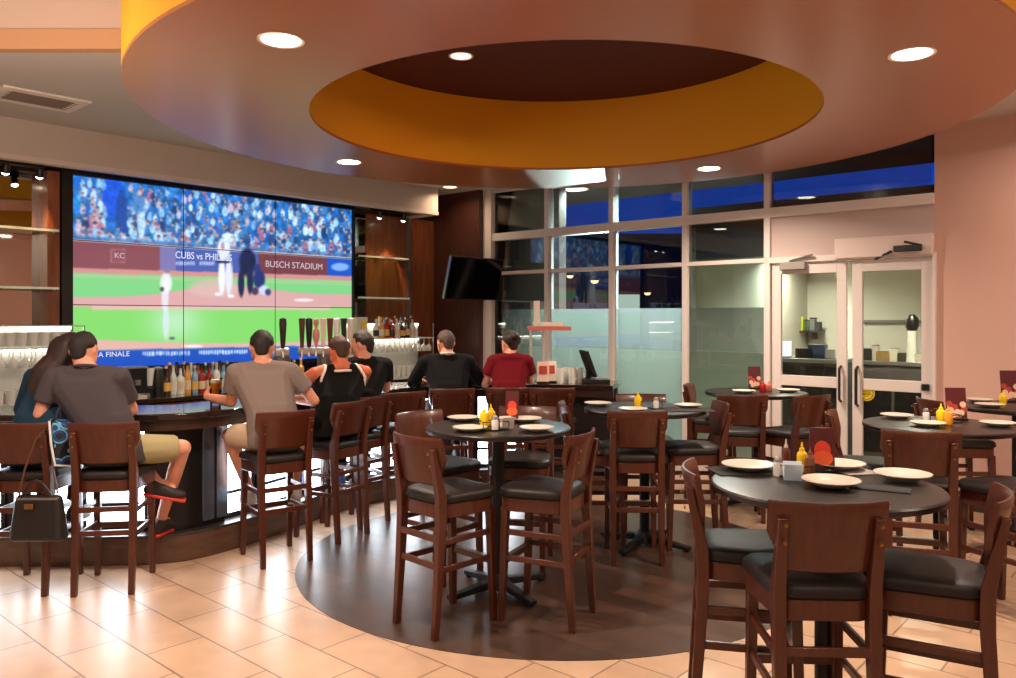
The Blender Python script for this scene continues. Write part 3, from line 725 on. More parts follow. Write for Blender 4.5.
# ------------------------------------------------------------------ video wall: nine displays in one frame
SW, SH, SZ0 = 3.29, 1.85, 1.20
def sp(px, off=0.0):
    k = (px - CX) / FPX; x0 = S0.x + DW.x * off; y0 = S0.y + DW.y * off
    return (k * y0 - x0) / (DS.x - k * DS.y)
def picture():                                     # the broadcast shown on the screen, as a colour per screen point
    NW, NH = 480, 270
    u = (np.arange(NW) + .5) / NW; v = (np.arange(NH) + .5) / NH
    U, Vv = np.meshgrid(u, v)
    # screen plan coordinates used for drawing: 280 x 195 units, laid over the picture
    D = 7.56 + U * SW * DS.y; X = (-4.137 + U * SW * DS.x) / D * FPX + CX
    Y = HY - (SZ0 + (1 - Vv) * SH - CAMH) / D * FPX
    rng = np.random.RandomState(4)
    img = np.zeros((NH, NW, 3)); img[:] = (30, 88, 156)
    def smooth(n):
        g = rng.rand(n, int(n * 1.8)); yi = np.linspace(0, n - 1.01, NH); xi = np.linspace(0, g.shape[1] - 1.01, NW)
        y0 = yi.astype(int); x0 = xi.astype(int); fy = (yi - y0)[:, None]; fx = (xi - x0)[None]
        return (g[y0][:, x0] * (1 - fy) * (1 - fx) + g[y0 + 1][:, x0] * fy * (1 - fx) + g[y0][:, x0 + 1] * (1 - fy) * fx + g[y0 + 1][:, x0 + 1] * fy * fx)
    nz = smooth(40)[..., None]; img = img * (.55 + .9 * nz)
    def ell(cx, cy, rx, ry, c, a=1.0, soft=.35):
        d = ((X - cx) / rx) ** 2 + ((Y - cy) / ry) ** 2
        m = (np.clip((1 + soft - d) / (2 * soft), 0, 1) * a)[..., None]; img[:] = img * (1 - m) + np.array(c) * m
    def quad(x0, x1, ya, yb, c, a=1.0):
        m = ((X >= x0) & (X < x1) & (Y >= ya) & (Y < yb)).astype(float)[..., None] * a; img[:] = img * (1 - m) + np.array(c) * m
    for _ in range(46): ell(rng.uniform(72, 352), rng.uniform(178, 250), rng.uniform(4, 10), rng.uniform(3, 7), (rng.uniform(5, 30), rng.uniform(50, 120), rng.uniform(110, 190)), .6)
    ell(112, 195, 12, 24, (20, 60, 190), .9); ell(122, 215, 6, 24, (28, 44, 110), .9)
    pal = [(60, 110, 160), (40, 84, 140), (206, 220, 236), (184, 208, 230), (226, 226, 232), (120, 160, 200), (176, 84, 100), (150, 190, 216), (60, 110, 160), (24, 36, 70), (216, 170, 170), (36, 52, 90)]
    rows = [(182, 4.5), (190, 4.5), (198, 5), (206, 5), (214, 5.5), (222, 6), (230, 6.5), (236, 7)]
    for yr, sz in rows:
        x = 74.0
        while x < 352:
            x += rng.uniform(4, 10)
            yy = yr + rng.uniform(-4, 4) + (x - 72) * .07
            if 106 < x < 128 and yr < 225: continue
            s = sz * (1.15 if x < 110 else .85) * rng.uniform(.8, 1.15); c = pal[rng.randint(len(pal))]
            ell(x, yy + s * .9, s * .62, s * 1.0, c, .95); ell(x + rng.uniform(-1, 1), yy - s * .35, s * .3, s * .36, (196, 150, 130), .95); ell(x, yy - s * .62, s * .3, s * .2, (50, 34, 34) if rng.rand() < .7 else (170, 60, 70), .8)
            if rng.rand() < .5: ell(x + s * .6, yy + s * .6, s * .25, s * .5, (205, 160, 140), .8)
    ell(141, 222, 4, 18, (200, 214, 232), .9); ell(138, 205, 6, 9, (70, 110, 160), .9); ell(139, 193, 2.5, 3, (200, 150, 130))
    yw = 239 + (X - 72) * .066; yb = 268 + .03 * (X - 72)
    def mask(m, c, a=1.0):
        m = (np.asarray(m, float) * a)[..., None]; img[:] = img * (1 - m) + np.array(c) * m
    mask(Y > yw - 4, (70, 100, 150), .65)
    w = (Y > yw)
    mask(w, (128, 74, 84)); mask(w & (X > 160) & (X < 258), (70, 92, 168)); mask(w & (X > 160) & (X < 176), (150, 130, 170), .6)
    mask(w & (X >= 258), (112, 62, 70)); mask(w & (X > 327), (30, 84, 190)); mask(w & (Y < yw + 1.6), (206, 200, 206))
    ell(340, 267, 9, 4, (150, 190, 240), .8); quad(111, 126, 249, 263, (176, 120, 130), .8); quad(112, 125, 250, 262, (132, 78, 88)); 
    g = Y > yb
    mask(g, (200, 136, 136)); mask(Y > yb + 4.5, (120, 200, 128)); mask((Y > yb + 5) & (Y < yb + 9), (176, 190, 150), .5)
    dirt = (Y > 297 - 12 * np.exp(-((X - 225) / 60.) ** 2) - 3 * np.clip((X - 225) / 120, 0, 1)) & g
    mask(dirt, (206, 160, 160)); ell(215, 288, 26, 9, (210, 176, 170), .8); ell(304, 300, 10, 1.6, (236, 226, 226), .9)
    low = Y > 307
    mask(low, (124, 206, 104)); gl = np.exp(-((X - 176) / 26.) ** 2) * np.exp(-((Y - 322) / 20.) ** 2)
    mask(low, (190, 236, 190), .0); img[:] = img * (1 - (gl * low * .55)[..., None]) + np.array((214, 232, 236)) * (gl * low * .55)[..., None]
    mask(low & (X > 300), (150, 206, 130), .35)
    mask(low & (Y > 341 - .0 * X + 5 * np.abs((X - 230) / 150.) ** 2 * -1 + 2), (214, 170, 160)); ell(193, 346, 10, 1.3, (245, 235, 230))
    mask((Y > 306) & (Y < 310) & (X > 92) & (X < 330), (222, 178, 176), .8)
    r3 = np.random.RandomState(9); x = 176.0
    while x < 214:
        wd = r3.uniform(1.1, 2.0)
        if not 195 < x < 199: mask((X > x) & (X < x + wd) & (Y > 261.6) & (Y < 265.4), (206, 214, 240), .8)
        x += wd + .6
    # players
    ell(165, 296, 3.6, 16, (222, 224, 236), .8); ell(166, 322, 3.4, 17, (206, 220, 232), .75); ell(166, 283, 6, 10, (228, 228, 238), .9); ell(167, 270, 3.2, 3.6, (120, 120, 160), .9); ell(162, 289, 2, 2.4, (70, 60, 70), .9); ell(172, 338, 3, 1.2, (60, 60, 80), .8)
    ell(247, 262, 8, 14, (26, 40, 78)); ell(241, 283, 3.2, 14, (30, 42, 76)); ell(250, 280, 3.2, 14, (30, 42, 76)); ell(247, 240, 3.6, 4.6, (24, 46, 92)); ell(247, 237, 3, 2.5, (60, 70, 100))
    ell(224, 249, 6.5, 11, (214, 220, 234)); ell(222, 276, 3.4, 19, (228, 230, 240)); ell(229, 276, 3.4, 19, (216, 220, 234)); ell(223, 232, 3, 4, (60, 90, 150)); ell(228, 236, 6, 3.2, (222, 226, 238)); ell(233, 240, 2, 5, (190, 150, 140)); ell(218, 294, 3, 1.6, (240, 240, 245)); ell(231, 296, 3, 1.6, (240, 240, 245))
    for q in range(9): ell(231 + q * .9, 231 - q * 1.5, 1.0, 1.3, (150, 110, 80))
    ell(229, 240, 4.5, 2.2, (226, 228, 238)); ell(221, 262, 4.6, 1.4, (40, 50, 90)); ell(226, 262, 4.6, 1.4, (40, 50, 90)); ell(223, 246, 2, 3.5, (190, 60, 70), .6); ell(244, 268, 2.6, 7, (24, 36, 70)); ell(253, 262, 2.4, 8, (24, 36, 70))
    ell(259, 279, 6, 9, (34, 52, 112)); ell(257, 268, 3.6, 4, (40, 56, 120)); ell(264, 290, 5, 5, (196, 204, 224)); ell(255, 291, 3.4, 4, (70, 60, 90)); ell(268, 292, 3, 3.4, (60, 70, 120))
    # ticker
    bt = 350.5 - (X - 72) * .0215
    mask(Y > bt, (26, 78, 176)); mask((Y > bt) & (Y < bt + 1.2), (110, 140, 190), .6); mask(Y > bt + 11, (20, 74, 190), .7)
    rr = np.random.RandomState(2); x = 140.0
    for x0, x1 in ((142, 160), (161, 170), (171, 190), (199, 212), (213, 222), (223, 247), (262, 276)):
        x = x0
        while x < x1:
            wd = rr.uniform(1.2, 2.2); m = (X > x) & (X < x + wd) & (Y > bt + 2.6) & (Y < bt + 7.0 + rr.uniform(-1, .6)); mask(m, (214, 228, 250), .85 ); x += wd + rr.uniform(.5, .9)
    grain = np.clip(.78 + .45 * smooth(120), .7, 1.25)[..., None]; crowd = (Y < yw - 2)[..., None]
    img[:] = np.where(crowd, img * grain * .86 + np.array((10, 32, 52)), img)
    for _ in range(2):
        img = (img + np.roll(img, 1, 0) + np.roll(img, -1, 0) + np.roll(img, 1, 1) + np.roll(img, -1, 1)) / 5
    return np.clip(img, 0, 255)
PIC = picture()
scr = bpy.data.materials.new('display_picture'); scr.use_nodes = True; nt = scr.node_tree; nt.nodes.clear()
so = nt.nodes.new('ShaderNodeOutputMaterial'); se = nt.nodes.new('ShaderNodeEmission'); sa = nt.nodes.new('ShaderNodeVertexColor'); sa.layer_name = 'picture'
sg = nt.nodes.new('ShaderNodeBsdfGlossy'); sg.inputs['Roughness'].default_value = .3; sg.inputs[0].default_value = (.04, .04, .04, 1); sadd = nt.nodes.new('ShaderNodeAddShader')
se.inputs[1].default_value = 1.2
nt.links.new(sa.outputs[0], se.inputs[0]); nt.links.new(se.outputs[0], sadd.inputs[0]); nt.links.new(sg.outputs[0], sadd.inputs[1]); nt.links.new(sadd.outputs[0], so.inputs[0])
vw = tag(empty('video_wall', S(SW / 2, 0, SZ0)), 'huge video wall of nine displays showing a baseball game', 'video wall')
inv = Matrix.Translation(-Vector(vw.location))
fr = MB(); sbox(fr, -.10, SW + .03, -.10, -.03, SZ0 - .05, 3.09); sbox(fr, -.10, 0, -.03, .03, SZ0 - .05, 3.09); sbox(fr, SW, SW + .03, -.03, .03, SZ0 - .05, 3.09); sbox(fr, 0, SW, -.03, .03, SZ0 + SH, 3.09); sbox(fr, 0, SW, -.03, .03, SZ0 - .05, SZ0)
o = fr.build('surround', BLACK, None); o.parent = vw; o.matrix_parent_inverse = inv
lut = np.array([lin((i, i, i))[0] for i in range(256)])
PL_ = lut[PIC.astype(int)]
nx, ny = 160, 90
for r in range(3):
    for c in range(3):
        g = .004
        s0, s1_ = SW * c / 3 + g, SW * (c + 1) / 3 - g; z1, z0 = SZ0 + SH * (3 - r) / 3 - g, SZ0 + SH * (2 - r) / 3 + g
        case = MB(); sbox(case, s0, s1_, -.028, -.002, z0, z1); co = case.build('display_panel', BLACK, None); co.parent = vw; co.matrix_parent_inverse = inv
        ss = np.linspace(s0, s1_, nx + 1); zz = np.linspace(z1, z0, ny + 1)
        verts = [tuple(S(a, 0, b)) for b in zz for a in ss]
        faces = [(j * (nx + 1) + i, (j + 1) * (nx + 1) + i, (j + 1) * (nx + 1) + i + 1, j * (nx + 1) + i + 1) for j in range(ny) for i in range(nx)]
        me = bpy.data.meshes.new('screen'); me.from_pydata(verts, [], faces)
        at_ = me.color_attributes.new('picture', 'FLOAT_COLOR', 'POINT')
        iu = np.clip((ss / SW * 480).astype(int), 0, 479); iv = np.clip(((SZ0 + SH - zz) / SH * 270).astype(int), 0, 269)
        colr = PL_[iv][:, iu].reshape(-1, 3); colr = np.c_[colr, np.ones(len(colr))]
        at_.data.foreach_set('color', colr.ravel().astype(np.float32)); me.materials.append(scr)
        so_ = bpy.data.objects.new('screen', me); COL.objects.link(so_); so_.parent = co
def text(txt, p, rz, size, m, parent, name='lettering', sx=1.0, align='LEFT', depth=.001):
    cu = bpy.data.curves.new(name, 'FONT'); cu.body = txt; cu.size = size; cu.extrude = depth; cu.align_x = align; cu.align_y = 'CENTER'
    to = bpy.data.objects.new('tmp', cu); COL.objects.link(to)
    bpy.context.view_layer.update()
    me = bpy.data.meshes.new_from_object(to.evaluated_get(bpy.context.evaluated_depsgraph_get()))
    bpy.data.objects.remove(to)
    me.transform(Matrix.Translation(p) @ Matrix.Rotation(rz, 4, 'Z') @ Matrix.Rotation(PI / 2, 4, 'X') @ Matrix.Scale(sx, 4, (1, 0, 0)))
    me.materials.clear(); me.materials.append(m)
    o = bpy.data.objects.new(name, me); COL.objects.link(o); o.parent = parent; o.matrix_parent_inverse = Matrix.Translation(-Vector(parent.location)); return o
TXW = glow('screen_white', (226, 232, 246), 1.0); TXP = glow('screen_pink', (210, 190, 200), 1.0)
def scrpt(px, py):
    s = sp(px); d = S(s).y; return S(s, .004, CAMH + (HY - py) / FPX * d)
text('CUBS vs PHILLIES', scrpt(175, 255), ANG_S, .105, TXW, vw, sx=.82)
text('BUSCH STADIUM', scrpt(265, 264), ANG_S, .105, TXP, vw, sx=.98); text('KC', scrpt(114, 255.5), ANG_S, .075, TXP, vw)
text('A FINALE', scrpt(98, 355), ANG_S, .07, TXW, vw, sx=1.05)

# ------------------------------------------------------------------ back bar under and beside the screen
ZBB = .93
SHELFG = mat('shelf_glass', (200, 226, 214), .08, spec=.8, emit=(190, 225, 205), es=0.0)
m_ = glass('shelf_clear', (196, 226, 212), 1.5, .02, .06)
bb = tag(empty('back_counter', S(1.2, .2)), 'long dark back counter under the video wall, carrying bottles and glass racks', 'counter')
def kid(o, parent): o.parent = parent; o.matrix_parent_inverse = Matrix.Translation(-Vector(parent.location)); return o
mb = MB(); sbox(mb, -1.3, 4.70, -.02, .62, ZBB - .04, ZBB); kid(mb.build('countertop', BTOP, None, .004), bb)
mb = MB(); sbox(mb, -1.3, 4.70, -.02, .56, .1, ZBB - .04); kid(mb.build('body', DWOOD, None), bb)
mb = MB(); sbox(mb, -1.3, 4.70, -.02, .5, 0, .1); kid(mb.build('plinth', BLACK, None), bb)
for k in range(9):
    mb = MB(); sbox(mb, -1.26 + k * .6, -.72 + k * .6, .56, .575, .14, ZBB - .06); dd = kid(mb.build('door', MWOOD, None, .003), bb)
    mb = MB(); mb.tube([S(-.8 + k * .6, .575, .60), S(-.8 + k * .6, .60, .61), S(-.8 + k * .6, .60, .73), S(-.8 + k * .6, .575, .74)], .006, 8); h = mb.build('handle', STEEL, None); h.parent = dd
# niche left of the screen: mirror back, wooden post
MIR = mat('mirror', (200, 196, 190), .03, metal=1.0)
mb = MB(); sbox(mb, -1.3, -.22, -.20, -.18, ZBB, 3.06); tag(mb.build('back_mirror', MIR, None), 'tall mirror behind the glass shelves left of the video wall', 'mirror')
mb = MB(); sbox(mb, -.22, -.115, -.2, .02, ZBB, 3.06); struct(mb.build('trim_6', MWOOD))
mb = MB(); sbox(mb, SW + .03, sp(366, -.2), -.22, -.2, ZBB, 3.06); tag(mb.build('back_mirror', MIR, None), 'narrow dark mirror just right of the video wall', 'mirror')
for a, b, lb in ((366, 405.5, 'left of the two spotlit brown wood panels right of the video wall'), (408.5, 433, 'right of the two spotlit brown wood panels, next to the dark column')):
    mb = MB(); sbox(mb, sp(a, -.2), sp(b, -.2), -.23, -.18, ZBB, 3.06); tag(mb.build('wood_panel', MWOOD, None, .004), lb, 'wood panel', 'spotlit wood panels')
mb = MB(); sbox(mb, sp(405.5, -.2), sp(408.5, -.2), -.24, -.14, ZBB, 3.06); struct(mb.build('trim_7', STEEL))
def shelf(s0, s1_, z, lb):
    e = tag(empty('glass_shelf', S((s0 + s1_) / 2, -.05, z)), lb, 'shelf', 'glass shelves of the back bar')
    mb = MB(); sbox(mb, s0, s1_, -.17, .08, z - .007, z + .007); kid(mb.build('glass_pane', m_, None), e)
    mb = MB(); sbox(mb, s0, s1_, .08, .086, z - .011, z + .011); kid(mb.build('bright_edge', mat('edge_green', (206, 232, 222), .25, spec=.7), None), e)
    for s in (s0 + .03, s1_ - .03):
        mb = MB(); sbox(mb, s - .008, s + .008, -.18, .05, z - .022, z - .008); kid(mb.build('bracket', STEEL, None), e)
shelf(-1.28, -.14, 2.50, 'upper glass shelf on the mirror left of the video wall'); shelf(-1.28, -.14, 1.965, 'lower glass shelf on the mirror left of the video wall')
shelf(SW + .04, sp(405), 2.47, 'upper glass shelf on the wood panel right of the video wall'); shelf(SW + .04, sp(405), 1.945, 'lower glass shelf on the wood panel right of the video wall')
# glass racks
GLM = bpy.data.materials.new('glassware'); GLM.use_nodes = True; nt = GLM.node_tree; nt.nodes.clear()
o_ = nt.nodes.new('ShaderNodeOutputMaterial'); a_ = nt.nodes.new('ShaderNodeMixShader'); t_ = nt.nodes.new('ShaderNodeBsdfTransparent'); p_ = nt.nodes.new('ShaderNodeBsdfPrincipled')
p_.inputs['Base Color'].default_value = lin((226, 226, 220)); p_.inputs['Roughness'].default_value = .08
a_.inputs[0].default_value = .72; nt.links.new(t_.outputs[0], a_.inputs[1]); nt.links.new(p_.outputs[0], a_.inputs[2]); nt.links.new(a_.outputs[0], o_.inputs[0])
def tumbler(p, h=.13, r=.036):
    return MB().lathe([(0, .006), (r * .78, .006), (r * .8, .012), (r, h), (r * .94, h), (r * .74, .012), (0, .012)], n=16).build('tumbler', GLM, None, loc=p)
def stem(p):                                  # hung upside down: foot at the top
    return MB().lathe([(0, 0), (.034, 0), (.034, -.004), (.005, -.008), (.004, -.075), (.028, -.095), (.036, -.125), (.031, -.165), (.029, -.165), (.033, -.125), (.024, -.1), (0, -.092)], n=16).build('stemmed_glass', GLM, None, loc=p)
def rack(s0, s1_, o0, o1, zmid, ztop, lb, nam):
    e = tag(empty('glass_rack', S((s0 + s1_) / 2, (o0 + o1) / 2, ZBB)), lb, 'rack', 'glass racks on the back counter')
    for z in (ZBB + .006, zmid) + ((ztop,) if ztop else ()):
        mb = MB(); sbox(mb, s0, s1_, o0, o1, z - .006, z + .006); kid(mb.build('shelf_board', mat('rack_white', (216, 212, 204), .35), None, .002), e)
    zt = ztop or zmid + .19
    for s in (s0 + .01, s1_ - .01):
        for o in (o0 + .01, o1 - .01):
            kid(MB().cyl(S(s, o, ZBB), S(s, o, zt), .008, n=10).build('post', STEEL, None), e)
    mb = MB(); sbox(mb, s0 + .02, s1_ - .02, o0 + .02, o0 + .035, zt - .03, zt - .012); kid(mb.build('led_strip', glow('rack_led', (250, 246, 232), 16), None), e)
    mb = MB(); sbox(mb, s0 + .02, s1_ - .02, o0 + .02, o0 + .035, zmid - .03, zmid - .012); kid(mb.build('led_strip', glow('rack_led', (250, 246, 232), 16), None), e)
    mb = MB(); sbox(mb, s0 + .012, s1_ - .012, o0 + .002, o0 + .012, ZBB + .012, zt); kid(mb.build('added_backing', mat('rack_back', (206, 204, 196), .5), None), e)  # pale backing added so the rack reads filled with white light
    first = {}
    def put(kind, mk, p):
        if kind not in first: first[kind] = mk(p); o = first[kind]
        else: o = first[kind].copy(); COL.objects.link(o); o.location = p
        return tag(o, {'t': 'clear tumbler standing upright in the glass rack ' + nam, 's': 'clear stemmed glass hanging upside down in the glass rack ' + nam}[kind], 'glass', 'glasses in the rack ' + nam)
    n = max(3, int((s1_ - s0) / .085))
    for i in range(n):
        s = s0 + .05 + (s1_ - s0 - .1) * i / (n - 1)
        for r_, o in enumerate((o1 - .06, o1 - .16)):
            put('t', tumbler, S(s, o, ZBB + .012)); put('s', stem, S(s + .02, o - .01, zmid - .007))
            if ztop: put('t', tumbler, S(s, o, zmid + .007))
    return e
rack(-.95, -.05, .14, .46, 1.43, 1.62, 'white lit glass rack on the back counter behind the woman in teal', 'left of the video wall')
rack(sp(353, .3), sp(426, .3), .14, .46, 1.43, None, 'white lit glass rack on the back counter before the wood panels', 'before the wood panels')
# bottles
LIQ = [('amber_liquor', (150, 84, 28)), ('clear_liquor', (196, 200, 190)), ('green_bottle', (42, 84, 50)), ('dark_rum', (58, 30, 18)), ('red_liquor', (140, 30, 26)), ('blue_gin', (110, 150, 180)), ('honey_liquor', (196, 140, 60))]
LQ = [mat(a, b, .12, spec=.7) for a, b in LIQ]
LBN = ['amber', 'clear', 'green', 'dark brown', 'red', 'pale blue', 'honey coloured']
LABM = [mat('label_cream', (196, 176, 148), .6), mat('label_white', (200, 194, 186), .6), mat('label_pink', (222, 170, 150), .6), mat('label_black', (30, 28, 28), .6), mat('label_gold', (206, 164, 70), .5)]
LABN = ['cream', 'white', 'pinkish', 'black', 'gold']
def make_liq(k, l, shape, h):
    e = empty('liquor_bottle'); r = .038 if shape != 1 else .044
    prof = {0: [(0, 0), (r, 0), (r, h * .58), (r * .85, h * .66), (.014, h * .74), (.013, h * .92), (0, h * .92)],
            1: [(0, 0), (r, 0), (r, h * .45), (r * .9, h * .55), (.015, h * .66), (.014, h * .92), (0, h * .92)],
            2: [(0, 0), (r * .85, 0), (r * .9, h * .5), (r * .8, h * .6), (.013, h * .8), (.013, h * .93), (0, h * .93)]}[shape]
    MB().lathe(prof, n=18).build('body', LQ[k], e)
    rr = r * (.9 if shape == 2 else 1) + .0008
    MB().lathe([(rr, h * .12), (rr, h * .42)], n=18).build('paper_label', LABM[l], e)
    MB().lathe([(.0155, h * .9), (.0155, h * .99), (0, h)], n=12).build('cap', LABM[(l + 3) % 5] if k != 0 else BLACK, e)
    return e
ORD = ['first', 'second', 'third', 'fourth', 'fifth', 'sixth', 'seventh', 'eighth', 'ninth', 'tenth', 'eleventh', 'twelfth', 'thirteenth', 'fourteenth', 'fifteenth', 'sixteenth', 'seventeenth', 'eighteenth']
def bottle_row(pxs, off, z, where, group, seed, hs=(.27, .32)):
    rr = random.Random(seed)
    for i, px in enumerate(pxs):
        k, l = rr.randrange(7), rr.randrange(5)
        e = make_liq(k, l, rr.randrange(3), rr.uniform(*hs))
        place(e, S(sp(px, off), off, z), rr.random(), '%s bottle with %s label, %s from left in %s' % (LBN[k], LABN[l], ORD[i], where), group, 'bottle')
bottle_row([166 + 7.2 * i for i in range(9)], .32, ZBB, 'front row under video wall', 'bottles under the video wall', 11, (.27, .31))
bottle_row([169.5 + 7.2 * i for i in range(9)], .15, ZBB, 'back row under video wall', 'back row of bottles under the video wall', 12, (.29, .33))
bottle_row([294, 301, 322], .32, ZBB, 'the trio beside the beer taps', 'bottles beside the tap tower', 5)
bottle_row([376 + 5.2 * i for i in range(8)], .38, 1.437, 'front row on right glass rack', 'bottles on the right glass rack', 21, (.22, .27))
bottle_row([379 + 5.4 * i for i in range(7)], .22, 1.437, 'back row on right glass rack', 'back row of bottles on the right glass rack', 22, (.25, .29))
# working things on the back counter behind the grey-shirted man
def on_bb(px, off): return S(sp(px, off), off, ZBB)
e = tag(empty('espresso_machine', on_bb(131, .3), ANG_S), 'small steel coffee machine on the back counter right of the man in dark grey', 'coffee machine')
MB().box((0, 0, .14), (.2, .26, .28)).build('body', BLACK, e, .01); MB().box((0, -.02, .285), (.21, .24, .02)).build('top_tray', STEEL, e, .003); MB().box((0, -.15, .02), (.19, .1, .04)).build('drip_tray', STEEL, e, .003); MB().cyl((0, -.14, .17), (0, -.14, .12), .03).build('spout', STEEL, e)
e = tag(empty('blender_jug', on_bb(148, .34)), 'clear blender jug on the back counter between the coffee machine and the black canister', 'jug')
MB().lathe([(0, 0), (.06, 0), (.065, .08), (.05, .1), (0, .1)], n=20).build('base', BLACK, e); MB().lathe([(.04, .1), (.065, .27), (.06, .27), (.036, .105), (0, .105)], n=20).build('jug', GLM, e)
e = tag(empty('canister', on_bb(158, .36)), 'tall black canister on the back counter left of the bottle row', 'canister')
MB().lathe([(0, 0), (.05, 0), (.052, .24), (.045, .26), (0, .26)], n=24).build('body', BLACK, e); MB().lathe([(.047, .26), (.047, .275), (.01, .285), (0, .285)], n=20).build('lid', STEEL, e)
e = tag(empty('paper_pad', on_bb(139, .52), .4), 'white receipt pad on the back counter behind the man in dark grey', 'pad')
MB().box((0, 0, .015), (.14, .1, .03)).build('pages', WHITE, e, .002); MB().box((0, .045, .032), (.14, .012, .006)).build('binding', BLACK, e, .001)
# beer towers
def tower(p, rz, lb, handles, w):
    e = tag(empty('beer_tower', p, rz), lb, 'beer taps')
    SB = mat('brushed_steel', (190, 186, 184), .35, .85)
    MB().lathe([(0, 0), (.10, 0), (.10, .012), (.075, .02), (0, .02)], n=32).build('base_flange', SB, e)
    MB().lathe([(0, .02), (.072, .02), (.072, .335), (0, .335)], n=32).build('column', mat('tower_grey', (120, 120, 122), .35, .7), e)
    MB().box((0, 0, .368), (w, .1, .07)).build('manifold', SB, e, .012)
    n = len(handles)
    for i, (c, kind) in enumerate(handles):
        x = -w / 2 + .03 + (w - .06) * (i / (n - 1) if n > 1 else .5)
        t = MB().cyl((x, -.05, .37), (x, -.09, .37), .012, n=12).cyl((x, -.085, .375), (x, -.098, .325), .010, .008, n=12).build('tap', SB, e)
        m = mat('tap_%s' % c[0], c[1], .35)
        if kind == 0: MB().lathe([(0, .40), (.013, .40), (.019, .43), (.030, .60), (.027, .64), (0, .65)], (x, -.085, 0), 16).build('tap_handle', m, t)
        elif kind == 1: MB().bar((x, -.085, .40), (x, -.082, .645), .028, .02, .054, .026).build('tap_handle', m, t, .004)
        else:
            MB().lathe([(0, .40), (.01, .40), (.014, .43), (.03, .49), (.026, .54), (.012, .56), (.012, .57), (.022, .60), (.018, .635), (0, .645)], (x, -.085, 0), 18).build('tap_handle', m, t)
    return e
tp = at(326, 392, 6.78); tp.z = ZB
BKH = ('black', (24, 22, 22)); 
tower(V(tp.x, tp.y, ZB), .28, 'wide steel beer tower with a row of many tap handles', [(('brown', (74, 40, 30)), 1), (BKH, 0), (('pink', (206, 130, 130)), 2), (('cream', (220, 200, 196)), 1), (('maroon', (96, 30, 40)), 1), (('white', (222, 222, 220)), 0), (BKH, 1), (('ivory', (206, 200, 190)), 0)], .46)
tp = at(284, 398, 6.5)
e = tower(V(tp.x - .02, tp.y, ZB), .4, 'narrow beer tower with one dark handle, left of the wide one', [(('dark_brown', (44, 32, 28)), 0)], .12)

# ------------------------------------------------------------------ column, television, track lights, ceiling vent
mb = MB(); wbox(mb, tpx(487) - .0, tpx(437.5), -.1, .16, 0, Z_LOW - .001); struct(mb.build('column', wood('column_wood', (70, 36, 26), .4, .3), smooth=0))
tv = tag(empty('television', at(475, 279, 10.25)), 'black flat television tilted down on the dark wooden column', 'television')
Mt = Matrix.Rotation(math.radians(46), 4, 'Z') @ Matrix.Rotation(math.radians(15), 4, 'X')
kk = []
mb = MB(); mb.box((0, .02, 0), (.93, .05, .55), M=Mt); mb.build('casing', mat('tv_black', (12, 12, 13), .4), tv, .006)
mb = MB(); mb.box((0, -.0055, 0), (.895, .003, .515), M=Mt); mb.build('screen', mat('tv_screen', (8, 8, 9), .12), tv)
mb = MB(); mb.box((-.4665, .02, 0), (.004, .04, .54), M=Mt); mb.build('edge_strip', STEEL, tv)
mb = MB(); mb.bar(Mt @ V(0, .045, 0), V(-.08, .30, .02), .05, .05); mb.box(V(-.1, .30, .02), (.2, .02, .3), ANG_W); mb.build('wall_arm', BLACK, tv)
def track(s0, s1_, heads, lb, o=.16):
    e = tag(empty('track_light', S((s0 + s1_) / 2, o, 3.06)), lb, 'track light', 'track lights under the soffit')
    mb = MB(); sbox(mb, s0, s1_, o - .018, o + .018, 3.045, 3.092); kid(mb.build('track', BLACK, None), e)
    for s in heads:
        p = S(s, o, 3.075); aim = (S(s, -.17, 2.1) - p).normalized()
        mb = MB(); mb.cyl(p, p + V(0, 0, -.05), .008, n=8); mb.cyl(p + V(0, 0, -.06) - aim * .03, p + V(0, 0, -.06) + aim * .05, .026, .034, n=16); h = kid(mb.build('lamp_head', BLACK, None), e)
        q = p + V(0, 0, -.06) + aim * .052
        R = aim.to_track_quat('Z', 'Y').to_matrix().to_4x4()
        b = MB().lathe([(0, .02), (.02, .012), (.031, 0), (0, -.002)], n=16, M=Matrix.Translation(q) @ R).build('bulb', LENS, None); b.parent = h
        l = bpy.data.lights.new('track_spot', 'SPOT'); l.energy = 60; l.color = lin((255, 190, 130))[:3]; l.spot_size = math.radians(48); l.spot_blend = .5; l.shadow_soft_size = .03
        lo = bpy.data.objects.new('track_spot', l); COL.objects.link(lo); lo.location = q + aim * .03; lo.rotation_euler = aim.to_track_quat('-Z', 'Y').to_euler()
track(-1.2, sp(44, .16), [sp(40, .16), sp(6, .16)], 'black track light with two lit heads, over the left mirror')
track(sp(371, .16), sp(406, .16), [sp(380, .16), sp(404, .16)], 'black track light with two lit heads, over the wood panels')
ve = tag(empty('ceiling_vent', (-3.70, 6.28, Z_LOW), ANG_S), 'square white air vent in the low ceiling at upper left', 'vent')
fr = MB()
for sx, sy, w, h in ((0, .19, .62, .09), (0, -.19, .62, .09), (.265, 0, .09, .29), (-.265, 0, .09, .29)): fr.box((sx, sy, -.008), (w, h, .016))
fr.build('frame', mat('vent_frame', (238, 230, 222), .6), ve, .003)
MB().box((0, 0, -.002), (.5, .35, .003)).build('duct_back', mat('duct_dark', (30, 27, 25), .9), ve)
for k in range(5): MB().bar((-.25, -.12 + .06 * k, -.011), (.25, -.12 + .06 * k, -.011), .022, .003, up=(0, .8, .6)).build('slat', mat('vent_slat', (120, 108, 98), .6), ve)

